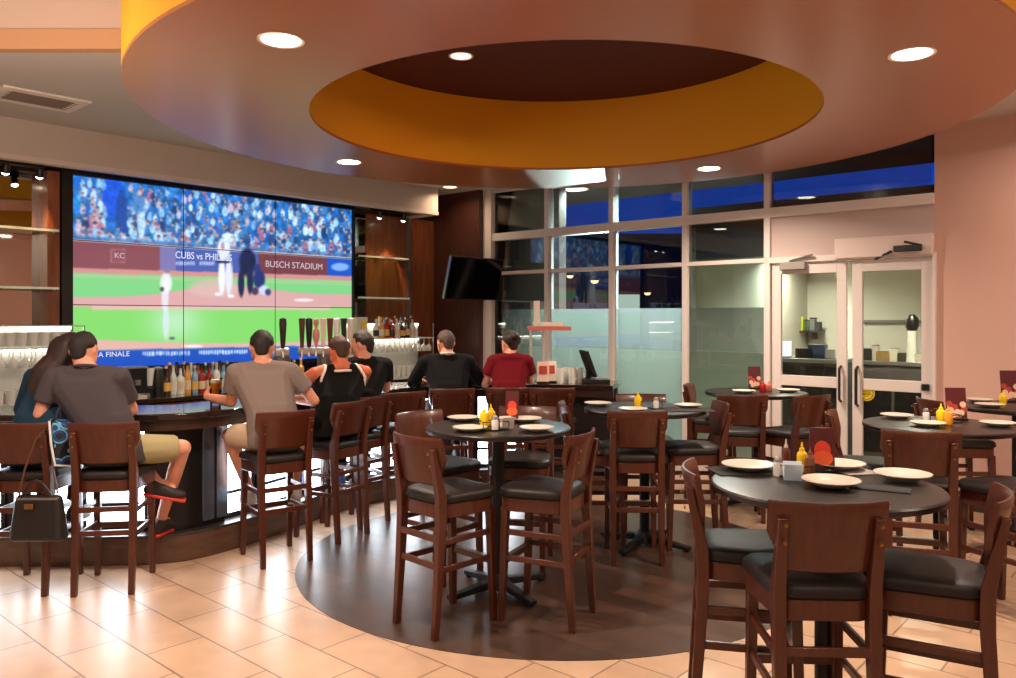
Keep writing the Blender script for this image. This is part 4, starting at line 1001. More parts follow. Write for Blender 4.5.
# ------------------------------------------------------------------ things at the end of the bar
def onbar(px, d): p = at(px, 300, d); return V(p.x, p.y, ZB)
e = tag(empty('order_stand', onbar(541, 8.16)), 'pale metal stand with a red edged tray on top, at the end of the bar', 'stand')
SVR = mat('silver_paint', (196, 190, 186), .4, .3)
for x in (-.105, .02):
    for y in (-.08, .08): MB().cyl((x, y, 0), (x, y, .53), .011, n=12).build('post', SVR, e)
MB().box((.08, 0, .55), (.44, .24, .022)).build('tray', WHITE, e, .003); MB().box((.08, -.123, .54), (.44, .006, .042)).build('tray_edge', mat('tray_red', (196, 104, 96), .4), e)
MB().box((-.045, .0, .69), (.06, .05, .26)).build('upright', WHITE, e, .004); MB().box((.1, 0, .582), (.24, .16, .04)).build('paper_stack', WHITE, e, .004)
for x in (-.105, .0): MB().box((x, 0, .006), (.05, .24, .012)).build('foot', SVR, e, .002)
e = tag(empty('register', onbar(588, 7.98), .15), 'black touch-screen register with a tilted display at the end of the bar', 'register')
MB().box((.06, 0, .02), (.26, .28, .04)).build('base', BLACK, e, .006); Mr = Matrix.Translation((-.0, 0, .19)) @ Matrix.Rotation(-.35, 4, 'Y')
MB().box((0, 0, 0), (.03, .30, .27), M=Mr).build('display', BLACK, e, .006); MB().bar((.0, 0, .03), (.03, 0, .16), .05, .05).build('neck', BLACK, e); MB().box((.1, -.02, .045), (.16, .2, .012)).build('keypad', mat('keypad_grey', (120, 120, 122), .5), e, .002)
def bmenu(px, d, rz, lb, m):
    e = tag(empty('menu_stand', onbar(px, d), rz), lb, 'menu', 'menus at the bar end'); MB().box((0, 0, .115), (.12, .006, .2), M=Matrix.Rotation(-.12, 4, 'X')).build('card', m, e, .001); MB().box((0, 0, .008), (.12, .06, .016)).build('foot', BLACK, e, .003)
    MB().box((0, -.006, .13), (.08, .002, .08), M=Matrix.Rotation(-.12, 4, 'X')).build('picture', mat('food_red', (170, 60, 44)), e)
bmenu(543, 7.9, -.1, 'pinkish menu card standing at the bar end, left one beside the woman in red', mat('menu_pink', (226, 190, 180), .5)); bmenu(551, 7.98, .12, 'cream menu card standing at the bar end next to the glasses', mat('menu_cream', (230, 216, 200), .5))
for i, (px, d) in enumerate(((560, 7.9), (566, 8.0), (572, 7.9), (579, 7.98))):
    e = tag(empty('beer_mug', onbar(px, d)), ORD[i] + ' clear mug from the left in the row at the bar end before the register', 'glass', 'mugs at the bar end')
    MB().lathe([(0, 0), (.034, 0), (.037, .15), (.033, .15), (.03, .012), (0, .012)], n=20).build('body', GLM, e); MB().tube([(.034, 0, .12), (.065, 0, .115), (.068, 0, .06), (.034, 0, .04)], .006, 8).build('handle', GLM, e)
e = tag(empty('bread_basket', onbar(546, 8.22)), 'low black bowl under the pale metal stand', 'bowl')
MB().lathe([(0, .012), (.07, .012), (.10, .07), (.105, .07), (.075, 0), (0, 0)], n=28).build('bowl', BLACK, e); MB().lathe([(.09, .055), (.05, .085), (0, .095)], n=20).build('contents', mat('dark_food', (60, 40, 30), .8), e)
# beer in the hand of the man in taupe is placed with him

# ------------------------------------------------------------------ service room seen through the doors
SCN = mat('stainless', (150, 152, 150), .35, .8)
def wb_thing(name, t0, t1, o0, o1, z0, z1, label, cat, m, parts=()):
    c = W((t0 + t1) / 2, (o0 + o1) / 2, z0); e = tag(empty(name, c, ANG_W), label, cat)
    w, d, h = t1 - t0, abs(o1 - o0), z1 - z0
    MB().box((0, 0, h / 2), (w, d, h)).build('body', m, e, .006)
    for nm, cc, ss, mm in parts: MB().box((cc[0] * w, cc[1] * d, cc[2] * h), (ss[0] * w, ss[1] * d, ss[2] * h)).build(nm, mm, e, .004)
    return e
def zat(px, py, off): return CAMH + (HY - py) / FPX * W(tat(px, off), off).y
o1_ = -1.6
wb_thing('service_counter', tat(775, o1_), tat(846, o1_), o1_ - .5, o1_ + .2, 0, zat(810, 360, o1_), 'dark equipment counter seen through the left glass door', 'counter', mat('counter_dark', (60, 58, 56), .5), [('worktop', (0, 0, 1.0), (1.02, 1.04, .04), SCN), ('drawer_front', (-.25, -.505, .8), (.44, .01, .3), BLACK), ('drawer_front', (.25, -.505, .8), (.44, .01, .3), BLACK)])
zc = zat(810, 360, o1_) + .02
for px, w, h, m, nm, lb in ((786, .10, .2, mat('monitor_glow', (220, 235, 250), .4, emit=(220, 235, 255), es=1.5), 'monitor', 'small bright monitor behind the left glass door'), (806, .22, .12, mat('printer_black', (26, 28, 30), .4), 'receipt_printer', 'black printer behind the left glass door'), (818, .2, .17, mat('laptop_blue', (40, 70, 110), .4), 'laptop', 'blue laptop lid behind the left glass door'), (832, .12, .12, mat('carton_white', (190, 190, 184), .6), 'carton', 'pale carton behind the left glass door')):
    t = tat(px, o1_); wb_thing(nm, t - w / 2, t + w / 2, o1_ - .05, o1_ + .06, zc, zc + h, lb, nm.replace('_', ' '), m, [('base', (0, -.1, .04), (1.15, 1.3, .08), BLACK)])
o2_ = -2.9
zs = zat(800, 331, o2_)
wb_thing('wall_shelf', tat(778, o2_) - .1, tat(812, o2_), -3.39, -3.1, zs - .03, zs, 'dark wall shelf behind the left glass door', 'shelf', BLACK, [('bracket', (-.3, .2, -1.5), (.04, .6, 3), BLACK), ('bracket', (.3, .2, -1.5), (.04, .6, 3), BLACK)])
wb_thing('cleaning_jug', tat(787, o2_), tat(795, o2_), -3.3, -3.18, zs, zs + .19, 'bright yellow-green jug on the wall shelf behind the left glass door', 'jug', mat('lime_plastic', (196, 214, 30), .5), [('cap', (0, 0, 1.08), (.4, .4, .18), WHITE)])
for i, (px, h) in enumerate(((799, .15), (804, .18), (809, .12))): wb_thing('supply_box', tat(px, o2_) - .035, tat(px, o2_) + .035, -3.3, -3.2, zs, zs + h, ('dark green box right of the yellow-green jug', 'tall grey box on the shelf behind the left door', 'small dark box at the right end of the shelf behind the left door')[i], 'box', mat('box_%d' % i, ((60, 80, 66), (110, 112, 108), (50, 48, 50))[i], .6), [('lid', (0, 0, .98), (1.06, 1.06, .1), BLACK)])
o3_ = -2.0
zk = zat(890, 363, o3_)
wb_thing('prep_counter', tat(861, o3_), tat(932, o3_), o3_ - .6, o3_ + .1, 0, zk, 'grey prep counter seen through the right glass door', 'counter', mat('counter_grey', (88, 84, 80), .5), [('worktop', (0, 0, 1.0), (1.02, 1.04, .04), SCN), ('door_panel', (-.25, -.505, .45), (.46, .01, .7), BLACK), ('door_panel', (.25, -.505, .45), (.46, .01, .7), BLACK)])
for px, w, h, m, nm, lb in ((868, .14, .14, mat('toaster', (40, 38, 36), .3), 'toaster', 'dark toaster on the prep counter behind the right door'), (875, .06, .18, WHITE, 'milk_carton', 'white carton beside the toaster on the prep counter'), (884, .16, .11, mat('bread_box', (150, 120, 70), .5), 'bread_box', 'tan box in the middle of the prep counter'), (894, .08, .15, mat('tin_cream', (214, 206, 180), .5), 'tin', 'cream tin on the prep counter'), (903, .1, .1, mat('dark_tub', (50, 46, 44), .5), 'tub', 'dark tub left of the tall white dispenser'), (921, .14, .1, mat('pale_tub', (190, 180, 160), .5), 'tub', 'pale tub right of the tall white dispenser')):
    t = tat(px, o3_); wb_thing(nm, t - w / 2, t + w / 2, o3_ - .1, o3_ + .05, zk + .02, zk + .02 + h, lb, nm.replace('_', ' '), m, [('lid', (0, 0, 1.0), (.9, .9, .08), BLACK)])
e = tag(empty('dispenser', W(tat(912, o3_), o3_, zk + .02)), 'tall white tapering dispenser with a dark top behind the right door', 'dispenser')
MB().lathe([(0, 0), (.07, 0), (.065, .05), (.045, .3), (.05, .36), (0, .36)], n=24).build('body', mat('dispenser_white', (216, 214, 200), .4), e); MB().lathe([(.05, .36), (.075, .42), (.07, .5), (.03, .55), (0, .55)], n=20).build('top', BLACK, e)
mb = MB(); t0_, t1_ = tat(862, -3.36), tat(931, -3.36); z_ = zat(895, 321.5, -3.36); wbox(mb, t0_, t1_, -3.395, -3.35, z_ - .02, z_ + .02); tag(mb.build('wall_rail', mat('rail_grey', (120, 116, 110), .5), None, .004), 'long grey rail on the wall behind the right glass door', 'rail')

# beyond the clear panes: car park with a building, lit sign, trees and lamps
e = tag(empty('shop_building', (3.2, 34, 0)), 'dark low building across the car park, seen through the clear panes', 'building')
MB().box((0, 0, 2.35), (16, 6, 4.7)).build('wall', mat('shop_wall', (40, 40, 48), .8), e); MB().box((0, 0, 4.8), (16.4, 6.4, .25)).build('roof', DARKB, e)
for k in range(5): MB().box((-6 + 3 * k, -3.02, 1.7), (1.3, .06, 1.1)).build('window', mat('shop_glass', (60, 74, 100), .2, emit=(90, 100, 120), es=.35), e)
e = tag(empty('shop_sign', (3.95, 26, 0)), 'white lit box sign on a post outside, low in the third clear pane', 'sign')
MB().box((0, 0, 2.16), (.66, .2, .55)).build('lit_box', glow('sign_white', (226, 226, 226), .9), e, .02); MB().cyl((0, 0, 0), (0, 0, 1.9), .06).build('post', BLACK, e); MB().box((0, 0, 2.46), (.74, .28, .06)).build('cap', BLACK, e)
for i, (x, y, h) in enumerate(((2.1, 27, 3.1), (3.0, 29, 3.45), (4.9, 28, 2.55), (2.5, 23, 2.75))):
    e = tag(empty('street_lamp', (x, y, 0)), ORD[i] + ' small warm street lamp in the car park, seen through the panes', 'lamp', 'car park lamps')
    MB().cyl((0, 0, 0), (0, 0, h), .05, .035, n=12).build('post', BLACK, e); MB().lathe([(0, h), (.16, h), (.1, h + .12), (0, h + .14)], n=16).build('hood', BLACK, e); MB().lathe([(0, h - .1), (.09, h - .06), (.12, h), (0, h)], n=16).build('bulb', glow('lamp_warm', (255, 200, 140), 4), e)
rr = random.Random(3)
for i, (x, y, s) in enumerate(((5.0, 24, .8), (7.2, 27, .9), (.6, 28, 1.0))):
    e = tag(empty('small_tree', (x, y, 0)), ('round dark green tree outside, right of the lit sign', 'taller dark tree outside behind the round one', 'dark tree outside at the left of the blue pane')[i], 'tree', 'trees outside')
    MB().cyl((0, 0, 0), (0, 0, 1.4 * s), .07, .05, n=10).build('trunk', mat('bark', (50, 38, 30), .9), e)
    mb = MB()
    for k in range(420):
        a, b, r = rr.uniform(0, 2 * PI), rr.uniform(-1, 1), rr.uniform(.5, 1.0) * s
        p = V(r * math.cos(a) * math.sqrt(1 - b * b), r * math.sin(a) * math.sqrt(1 - b * b), 1.9 * s + b * r)
        q = .13 * s; n1 = V(rr.uniform(-1, 1), rr.uniform(-1, 1), rr.uniform(-1, 1)).normalized(); n2 = n1.orthogonal()
        mb.add([p - n1 * q, p + n2 * q * .5, p + n1 * q, p - n2 * q * .5], [(0, 1, 2, 3)])
    mb.build('crown', mat('tree_leaf', (40, 72, 34), .8), e, smooth=0)

e = tag(empty('carton', S(sp(359, .26), .26, 1.437), ANG_S), 'white carton with a yellow disc on top of the right glass rack', 'carton')
MB().box((0, 0, .13), (.17, .12, .26)).build('box', WHITE, e, .003); MB().lathe([(0, 0), (.045, 0), (.045, .003), (0, .003)], n=24, M=Matrix.Translation((.02, -.0615, .17)) @ Matrix.Rotation(PI / 2, 4, 'X')).build('yellow_disc', YEL, e)
MB().box((0, -.061, .05), (.12, .002, .03)).build('printed_band', mat('tray_red', (196, 104, 96)), e)
# ------------------------------------------------------------------ people
_t = bmesh.new(); bmesh.ops.create_icosphere(_t, subdivisions=2, radius=1.0)
ICO = [v.co.copy() for v in _t.verts]; _t.free()
def hull_into(bm, pts):
    t = bmesh.new()
    for p in pts: t.verts.new(p)
    r = bmesh.ops.convex_hull(t, input=t.verts)
    bmesh.ops.delete(t, geom=[v for v in t.verts if not v.link_faces], context='VERTS')
    me = bpy.data.meshes.new('h'); t.to_mesh(me); t.free(); bm.from_mesh(me); bpy.data.meshes.remove(me)
class Blob:
    """rounded volumes fused into one continuous skin"""
    def __init__(self): self.bm = bmesh.new()
    def s(self, *sph, M=None):                     # hull over spheres (x, y, z, r)
        pts = []
        for q in sph:
            c = Vector(q[:3]); r = q[3]; rr = Vector(r) if isinstance(r, tuple) else Vector((r, r, r))
            for v in ICO: pts.append(c + Vector((v.x * rr.x, v.y * rr.y, v.z * rr.z)))
        if M: pts = [M @ p for p in pts]
        hull_into(self.bm, pts); return self
    def chain(self, pts, rs):
        for (a, ra), (b, rb) in zip(list(zip(pts, rs)), list(zip(pts, rs))[1:]): self.s((*a, ra), (*b, rb))
        return self
    def cuff(self, sph, c, axis, r):               # sphere(s) to a flat round end
        pts = []
        for q in sph:
            for v in ICO: pts.append(Vector(q[:3]) + v * q[3])
        axis = Vector(axis).normalized(); u = axis.orthogonal().normalized(); w = axis.cross(u)
        rx, ry = r if isinstance(r, tuple) else (r, r)
        if isinstance(r, tuple): u, w = Vector((1, 0, 0)), axis.cross(Vector((1, 0, 0))).normalized()
        for k in range(24): pts.append(Vector(c) + u * rx * math.cos(k * PI / 12) + w * ry * math.sin(k * PI / 12))
        hull_into(self.bm, pts); return self
    def build(self, name, m, parent=None, vox=.008, it=3):
        me = bpy.data.meshes.new(name); self.bm.to_mesh(me); self.bm.free()
        t = bpy.data.objects.new('tmp', me); COL.objects.link(t)
        a = t.modifiers.new('r', 'REMESH'); a.mode = 'VOXEL'; a.voxel_size = vox
        b = t.modifiers.new('s', 'SMOOTH'); b.iterations = it; b.factor = .5
        bpy.context.view_layer.update()
        m2 = bpy.data.meshes.new_from_object(t.evaluated_get(bpy.context.evaluated_depsgraph_get()))
        bpy.data.objects.remove(t)
        m2.name = name; m2.shade_smooth(); m2.materials.clear(); m2.materials.append(m)
        o = bpy.data.objects.new(name, m2); COL.objects.link(o)
        if parent: o.parent = parent
        return o

def hand(B, wrist, d, n, side, curl=(25, 35, 30), spread=1.0, s=1.0):
    d = Vector(d).normalized(); n = Vector(n); n = (n - d * n.dot(d)).normalized(); l = d.cross(n) * side   # l points to the thumb side
    w = Vector(wrist)
    kn = []
    for i, o in enumerate((.031, .010, -.011, -.030)):
        kn.append(w + d * (.085 - .006 * abs(i - 1)) * s + l * o * s)
    B.s((*w, .024 * s), *[(*k, .0135 * s) for k in kn], (*(w + d * .03 + l * .018), .022 * s), (*(w + d * .03 - l * .016), .020 * s))
    for i, k in enumerate(kn):
        L = (.043, .047, .044, .035)[i] * s; a = math.radians(curl[0] + 3 * i); p = k; r = .0098 * s
        lat = l * (.10, .03, -.04, -.12)[i] * spread
        for j, ln in enumerate((L, L * .68, L * .55)):
            q = p + (d * math.cos(a) + n * math.sin(a) + lat).normalized() * ln
            B.s((*p, r), (*q, r * .93)); p = q; r *= .93; a += math.radians(curl[min(j + 1, 2)])
    b = w + d * .028 * s + l * .028 * s; p1 = b + (d * .62 + l * .62 + n * .35).normalized() * .040 * s; p2 = p1 + (d * .85 + l * .12 + n * .45).normalized() * .032 * s
    B.s((*b, .0155 * s), (*p1, .0115 * s)); B.s((*p1, .0115 * s), (*p2, .0095 * s))

SKIN = {}
def skin(name, c): return mat(name, c, .55, spec=.35, noise=.08, nscale=20)
def person(pos, fdir, label, sk, shirt, pants, hairm, cfg):
    f = Vector(fdir).normalized(); rz = face(f.x, f.y)
    S_ = cfg.get('w', 1.0); lx = cfg.get('lx', 0.0); ly = cfg.get('ly', .07); up = cfg.get('up', 0.0); tw = cfg.get('female', False)
    hipz = .855
    sh = Vector((lx, ly, 1.315 + up)); wa = Vector((lx * .35, -.03 + ly * .25, 1.04)); pe = Vector((0, -.045, hipz))
    hw = .185 * S_ * (.88 if tw else 1)
    hc = Vector((lx * 1.05 + cfg.get('hx', 0), ly + cfg.get('hy', .055), 1.475 + up + cfg.get('hz', 0)))
    R = Matrix.Translation(hc) @ Matrix.Rotation(math.radians(cfg.get('yaw', 0)), 4, 'Z') @ Matrix.Rotation(math.radians(cfg.get('tilt', 0)), 4, 'Y') @ Matrix.Rotation(math.radians(-cfg.get('nod', 12)), 4, 'X')
    B = Blob()
    def torso(B, g, full=True):
        c = sh + V(0, 0, -.085); k = .9 if tw else 1.0
        ch = [(c.x - .095 * S_ * k, c.y, c.z, .098 * k + g), (c.x + .095 * S_ * k, c.y, c.z, .098 * k + g)]
        tp_ = [(sh.x - hw + .045, sh.y, sh.z, .052 + g), (sh.x + hw - .045, sh.y, sh.z, .052 + g)]
        ws = [(wa.x - .062 * S_, wa.y, wa.z, .098 * k + g), (wa.x + .062 * S_, wa.y, wa.z, .098 * k + g)]
        ps = [(pe.x - .078 * S_, pe.y, pe.z, .105 + g), (pe.x + .078 * S_, pe.y, pe.z, .105 + g)]
        if full: B.s(*ch, *tp_)
        B.s(*ch, *ws)
        return ch, tp_, ws, ps
    ch, tp_, ws, ps = torso(B, 0); B.s(*ws, *ps)
    nb = sh + V(0, -.005, .045)
    B.s((sh.x - .09, sh.y - .01, sh.z + .012, .045), (sh.x + .09, sh.y - .01, sh.z + .012, .045), (*nb, .056 if not tw else .048))
    hb = R @ V(0, -.02, -.06); B.s((*nb, .057 if not tw else .047), (*hb, .055 if not tw else .046))
    # head: skull, jaw, nose, lips, ears
    B.s((0, -.012, .022, (.077, .094, .098)), (0, .060, -.088, .026), (-.042, .018, -.062, .034), (.042, .018, -.062, .034), (0, .062, .02, (.06, .03, .06)), M=R)
    B.s((0, .092, .004, .010), (0, .108, -.026, .013), (-.011, .098, -.032, .009), (.011, .098, -.032, .009), M=R)
    B.s((-.018, .088, -.057, .008), (.018, .088, -.057, .008), (0, .093, -.053, .007), M=R)
    for s in (-1, 1): B.s((s * .079, -.008, .012, (.010, .020, .022)), (s * .081, -.016, -.012, (.009, .014, .018)), M=R)
    # arms
    arms = cfg['arms']; el = {}
    for s, (e_, h_, kw) in zip((-1, 1), arms):
        sj = Vector((sh.x + s * hw, sh.y, sh.z - .012)); e = Vector(e_); h = Vector(h_); el[s] = (sj, e, h)
        ra = (.052, .046, .040) if not tw else (.044, .038, .033)
        mid = sj.lerp(e, .45); B.chain([sj, mid, e], [ra[0], ra[1] * 1.03, ra[2]])
        m2 = e.lerp(h, .3); B.chain([e, m2, h], [ra[2], ra[2] * 1.02, .026])
        d = kw.get('d', (h - e)); hand(B, h + Vector(d).normalized() * .012, d, kw.get('n', (0, 0, -1)), kw.get('side', s), kw.get('curl', (25, 35, 30)))
    # legs
    lg = {}
    for s, (k_, a_, t_) in zip((-1, 1), cfg['legs']):
        hj = Vector((s * .088, -.03, hipz)); k = Vector(k_); a = Vector(a_); lg[s] = (hj, k, a, Vector(t_))
        B.chain([hj, hj.lerp(k, .5), k], [.088, .076, .056]); cal = k.lerp(a, .32) + V(0, -.012, 0); B.chain([k, cal, a], [.052, .052, .034])
        t = Vector(t_).normalized(); B.s((*a, .034), (*(a - V(0, 0, .045) - t * .03), .028), (*(a - V(0, 0, .05) + t * .13), .026))
    body = B.build('person', sk, None, .008, 2)
    tag(body, label, 'person')
    body.location = (pos[0], pos[1], 0); body.rotation_euler = (0, 0, rz)
    for s in (-1, 1):
        eb = Blob(); p = R @ V(s * .031, .080, .006)
        MB().lathe([(0, -.0115), (.008, -.008), (.0115, 0), (.008, .008), (0, .0115)], p, 12).build('eye', mat('eye_dark', (40, 30, 26), .2), body)
    # shirt
    if shirt:
        kind, m = shirt; g = .013; T = Blob(); ch, tp_, ws, ps = torso(T, g, kind != 'tank')
        hem = cfg.get('hem', .80)
        T.cuff([(q[0], q[1], q[2], q[3] + .004) for q in ws], (pe.x, pe.y, hem), (0, 0, 1), (.19 * S_ * (.95 if tw else 1), .135))
        T.cuff([(q[0], q[1], q[2], q[3]) for q in ps], (pe.x, pe.y, hem), (0, 0, 1), (.19 * S_ * (.95 if tw else 1), .135))
        if kind == 'tank':
            for s in (-1, 1):
                x = sh.x + s * .088
                T.s((x, sh.y - .045, sh.z + .035, .032), (x + s * .012, sh.y - .02, sh.z - .09, .085)); T.s((x, sh.y - .045, sh.z + .035, .032), (x, sh.y + .04, sh.z + .02, .03)); T.s((x, sh.y + .04, sh.z + .02, .03), (x, sh.y + .03, sh.z - .1, .08))
        else:
            T.s((sh.x - .09, sh.y - .01, sh.z + .012, .045 + g), (sh.x + .09, sh.y - .01, sh.z + .012, .045 + g), (nb.x, nb.y, nb.z - .025, .052 + g))
            for s in (-1, 1):
                sj, e, h = el[s]; fr = cfg.get('sleeve', .62)
                if fr <= 1:
                    c = sj.lerp(e, fr); T.cuff([(*sj, .052 + g + .004)], c, e - sj, .060 + g * .6)
                else:
                    T.chain([sj, e], [.054 + g, .045 + g]); c = e.lerp(h, .86); T.cuff([(*e, .044 + g)], c, h - e, .036 + g * .5)
        so = T.build('t_shirt' if kind == 'tee' else 'vest_top' if kind == 'tank' else 'shirt', m, body, .009, 2)
        if cfg.get('collar'):
            cm, rr = cfg['collar']
            pts = [V(nb.x + .068 * math.cos(k * PI / 12), nb.y - .004 + .064 * math.sin(k * PI / 12), nb.z + .012 + .014 * -math.sin(k * PI / 12)) for k in range(24)]
            MB().tube(pts, rr, 8, closed=True).build('collar', cm, so)
        if kind == 'tank':
            TR = mat('white_trim', (222, 206, 200), .7)
            for s in (-1, 1):
                c = V(sh.x + s * (.135 * S_), sh.y + .0, sh.z - .045); pts = []
                for k in range(28):
                    a = 2 * PI * k / 28; pts.append(c + V(s * (.030 - .055 * (math.sin(a) * .5 + .5) ** 1.0 * 1.0 + .022 * (1 - abs(math.sin(a)))), .092 * math.cos(a), .095 * math.sin(a)))
                MB().tube(pts, .0105, 8, closed=True).build('armhole_trim', TR, so)
            pts = [V(nb.x + .082 * math.cos(k * PI / 14), nb.y - .012 + .085 * math.sin(k * PI / 14), nb.z - .018 + .03 * math.sin(k * PI / 14) - .012 * math.cos(k * PI / 7)) for k in range(28)]
            MB().tube(pts, .0105, 8, closed=True).build('neck_trim', TR, so)
    # trousers or shorts
    if pants:
        kind, m = pants; P = Blob(); g = .014
        P.s((-.078 * S_, pe.y, pe.z, .105 + .006), (.078 * S_, pe.y, pe.z, .105 + .006))
        for s in (-1, 1):
            hj, k, a, t = lg[s]
            if kind == 'shorts':
                c = hj.lerp(k, .86); P.cuff([(*hj, .092 + g)], c, k - hj, .086)
            else:
                P.chain([hj, hj.lerp(k, .5), k], [.088 + g, .078 + g, .058 + g]); c = k.lerp(a, .88); P.cuff([(*k, .056 + g)], c, a - k, .056)
        P.build('shorts' if kind == 'shorts' else 'trousers', m, body, .010, 2)
    # shoes
    for s in (-1, 1):
        hj, k, a, t = lg[s]; t = t.normalized(); sm = cfg.get('shoe', mat('shoe_dark', (40, 36, 36), .6))
        u = V(t.y, -t.x, 0)
        b = a - V(0, 0, .058)
        Sx = Blob(); Sx.s((*(b - t * .055), .036), (*(b + t * .10 + u * .012), .036), (*(b + t * .10 - u * .012), .036), (*(b + t * .155), .028), (*(a - V(0, 0, .02) - t * .01), .044)); so = Sx.build('shoe', sm, body, .007, 2)
        MB().bar(b - t * .085 - V(0, 0, .034), b + t * .18 - V(0, 0, .034), .082, .02).build('sole', cfg.get('sole', mat('sole_white', (206, 204, 200), .6)), so, .006)
        mb = MB()
        for q in range(4): mb.bar(b + t * (.05 + .022 * q) + u * .03 + V(0, 0, .036 - .004 * q), b + t * (.05 + .022 * q) - u * .03 + V(0, 0, .036 - .004 * q), .007, .006)
        mb.build('laces', cfg.get('lace', mat('lace_white', (210, 208, 200), .8)), so)
    # hair
    Hh = Blob(); hs = cfg.get('hair', 'short')
    Hh.s((0, -.004, .070, (.068, .078, .058)), (0, -.062, .026, (.062, .050, .066)), (-.048, -.034, .03, .038), (.048, -.034, .03, .038), (0, .052, .078, (.046, .03, .03)), M=R)
    Hh.s((0, -.062, .01, (.062, .05, .05)), (0, -.068, -.05, (.045, .028, .026)), M=R)
    for s in (-1, 1): Hh.s((s * .062, -.01, .045, (.022, .04, .04)), (s * .072, .004, .012, (.008, .012, .02)), M=R)
    if hs == 'long':
        p0 = hc + V(0, -.07, .0)
        Hh.s((-.03, -.06, .0, (.075, .06, .09)), (.03, -.06, .0, (.075, .06, .09)), (0, -.085, -.10, (.09, .05, .06)), M=R)
        q = [(sh.x - .03, sh.y - .09, sh.z + .04), (sh.x - .05, sh.y - .115, sh.z - .07), (sh.x - .06, sh.y - .125, sh.z - .16), (sh.x - .05, sh.y - .115, sh.z - .22)]
        a0 = R @ V(0, -.085, -.08)
        Hh.s((*a0, (.095, .045, .05)), (*q[0], (.105, .045, .05))); Hh.s((*q[0], (.105, .045, .05)), (*q[1], (.095, .035, .05))); Hh.s((*q[1], (.095, .035, .05)), (*q[2], (.07, .026, .04))); Hh.s((*q[2], (.07, .026, .04)), (*q[3], (.03, .016, .02)))
    if hs == 'bun':
        Hh.s((0, -.105, .055, (.042, .036, .042)), M=R); Hh.s((-.02, -.06, .03, (.066, .052, .07)), (.02, -.06, .03, (.066, .052, .07)), M=R)
    ho = Hh.build('hair', hairm, body, .007, 2)
    if hs == 'bun': MB().tube([R @ V(.026 * math.cos(k * PI / 6), -.088, .052 + .026 * math.sin(k * PI / 6)) for k in range(12)], .007, 8, closed=True).build('hair_tie', mat('tie', (60, 40, 36), .7), ho)
    return body
def seat_of(i):
    rm, fd, _ = BARST[i]; f = V(*fd).normalized(); return (rm[0] + f.x * .21, rm[1] + f.y * .21), fd
def std_legs(sp_=.13, fz=.42): return [((-sp_, .36, .83), (-sp_ * .9, .27, fz), (-.1, 1, 0)), ((sp_, .36, .83), (sp_ * .9, .27, fz), (.1, 1, 0))]
HB = mat('hair_black', (26, 19, 17), .7, bump=.4, nscale=90); HBR = mat('hair_brown', (44, 26, 20), .55, bump=.4, nscale=60, stretch=(3, 3, .4))
SK1, SK2, SK3 = skin('skin_fair', (214, 150, 126)), skin('skin_tan', (196, 106, 74)), skin('skin_warm', (206, 140, 112))
def cloth(n, c): return mat(n, c, .9, bump=.25, nscale=26, spec=.2)
REST = {}
# woman in teal
p, fd = seat_of(0)
person(p, fd, 'woman with long brown hair and dark teal top, leaning towards the man in dark grey', SK1, ('long', cloth('teal_cloth', (28, 52, 70))), ('long', cloth('olive_dark', (52, 46, 36))), HBR,
       dict(lx=.05, ly=.17, female=True, hx=.04, yaw=-24, nod=16, hair='long', sleeve=1.5, w=.98,
            arms=[((-.20, .20, 1.09), (-.05, .38, 1.085), {}), ((.27, .26, 1.10), (.14, .44, 1.085), {})], legs=std_legs(.11)))
# man in dark grey
p, fd = seat_of(1)
LACE = mat('lace_yellow', (206, 196, 110), .8); 
person(p, fd, 'man in a dark grey t-shirt and khaki shorts, seen from behind', SK1, ('tee', cloth('grey_cloth', (70, 63, 68))), ('shorts', cloth('khaki', (158, 146, 108))), HB,
       dict(lx=-.18, ly=.03, w=1.06, hx=-.03, yaw=-8, nod=14, tilt=-4, up=.01, collar=(mat('collar_dark', (56, 50, 58), .9), .011), hem=.79, sleeve=.68,
            arms=[((-.45, .00, 1.085), (-.27, .27, 1.085), {}), ((.05, .16, 1.085), (-.02, .38, 1.085), {})],
            legs=[((-.05, .38, .82), (.20, .20, .60), (1, .15, -.25)), ((.37, .16, .83), (.17, .40, .30), (.35, 1, 0))], shoe=mat('shoe_dark', (44, 40, 40), .6), lace=LACE, sole=mat('sole_red', (214, 60, 40), .5)))
# man in taupe
p, fd = seat_of(2)
b3 = person(p, (-.36, .93), 'man in a taupe t-shirt with short black hair, holding a beer', SK3, ('tee', cloth('taupe_cloth', (122, 108, 102))), ('shorts', cloth('tan_short', (190, 164, 140))), HB,
       dict(lx=-.08, hx=-.0, ly=.08, w=1.02, yaw=-4, nod=10, hem=.80, up=.005, hz=.005,
            arms=[((-.29, .19, 1.09), (-.455, .40, 1.115), dict(d=(.05, 1, .10), n=(1, 0, 0), curl=(40, 52, 40), side=-1)), ((.28, .10, 1.085), (.12, .36, 1.085), {})],
            legs=[((-.30, .26, .84), (-.16, .27, .42), (-.3, 1, 0)), ((.22, .34, .83), (.16, .27, .42), (.2, 1, 0))], shoe=mat('shoe_white', (206, 204, 204), .6)))
gp = b3.matrix_world
f = V(-.36, .93).normalized(); rg = V(f.y, -f.x)
gl = V(p[0], p[1], ZB + .001) + V(rg.x, rg.y, 0) * (-.392) + V(f.x, f.y, 0) * .495
BEER = bpy.data.materials.new('amber_beer'); BEER.use_nodes = True; nt = BEER.node_tree; nt.nodes.clear()
_o = nt.nodes.new('ShaderNodeOutputMaterial'); _m = nt.nodes.new('ShaderNodeMixShader'); _a = nt.nodes.new('ShaderNodeBsdfTransparent'); _b = nt.nodes.new('ShaderNodeBsdfTranslucent'); _c = nt.nodes.new('ShaderNodeBsdfDiffuse'); _n = nt.nodes.new('ShaderNodeMixShader')
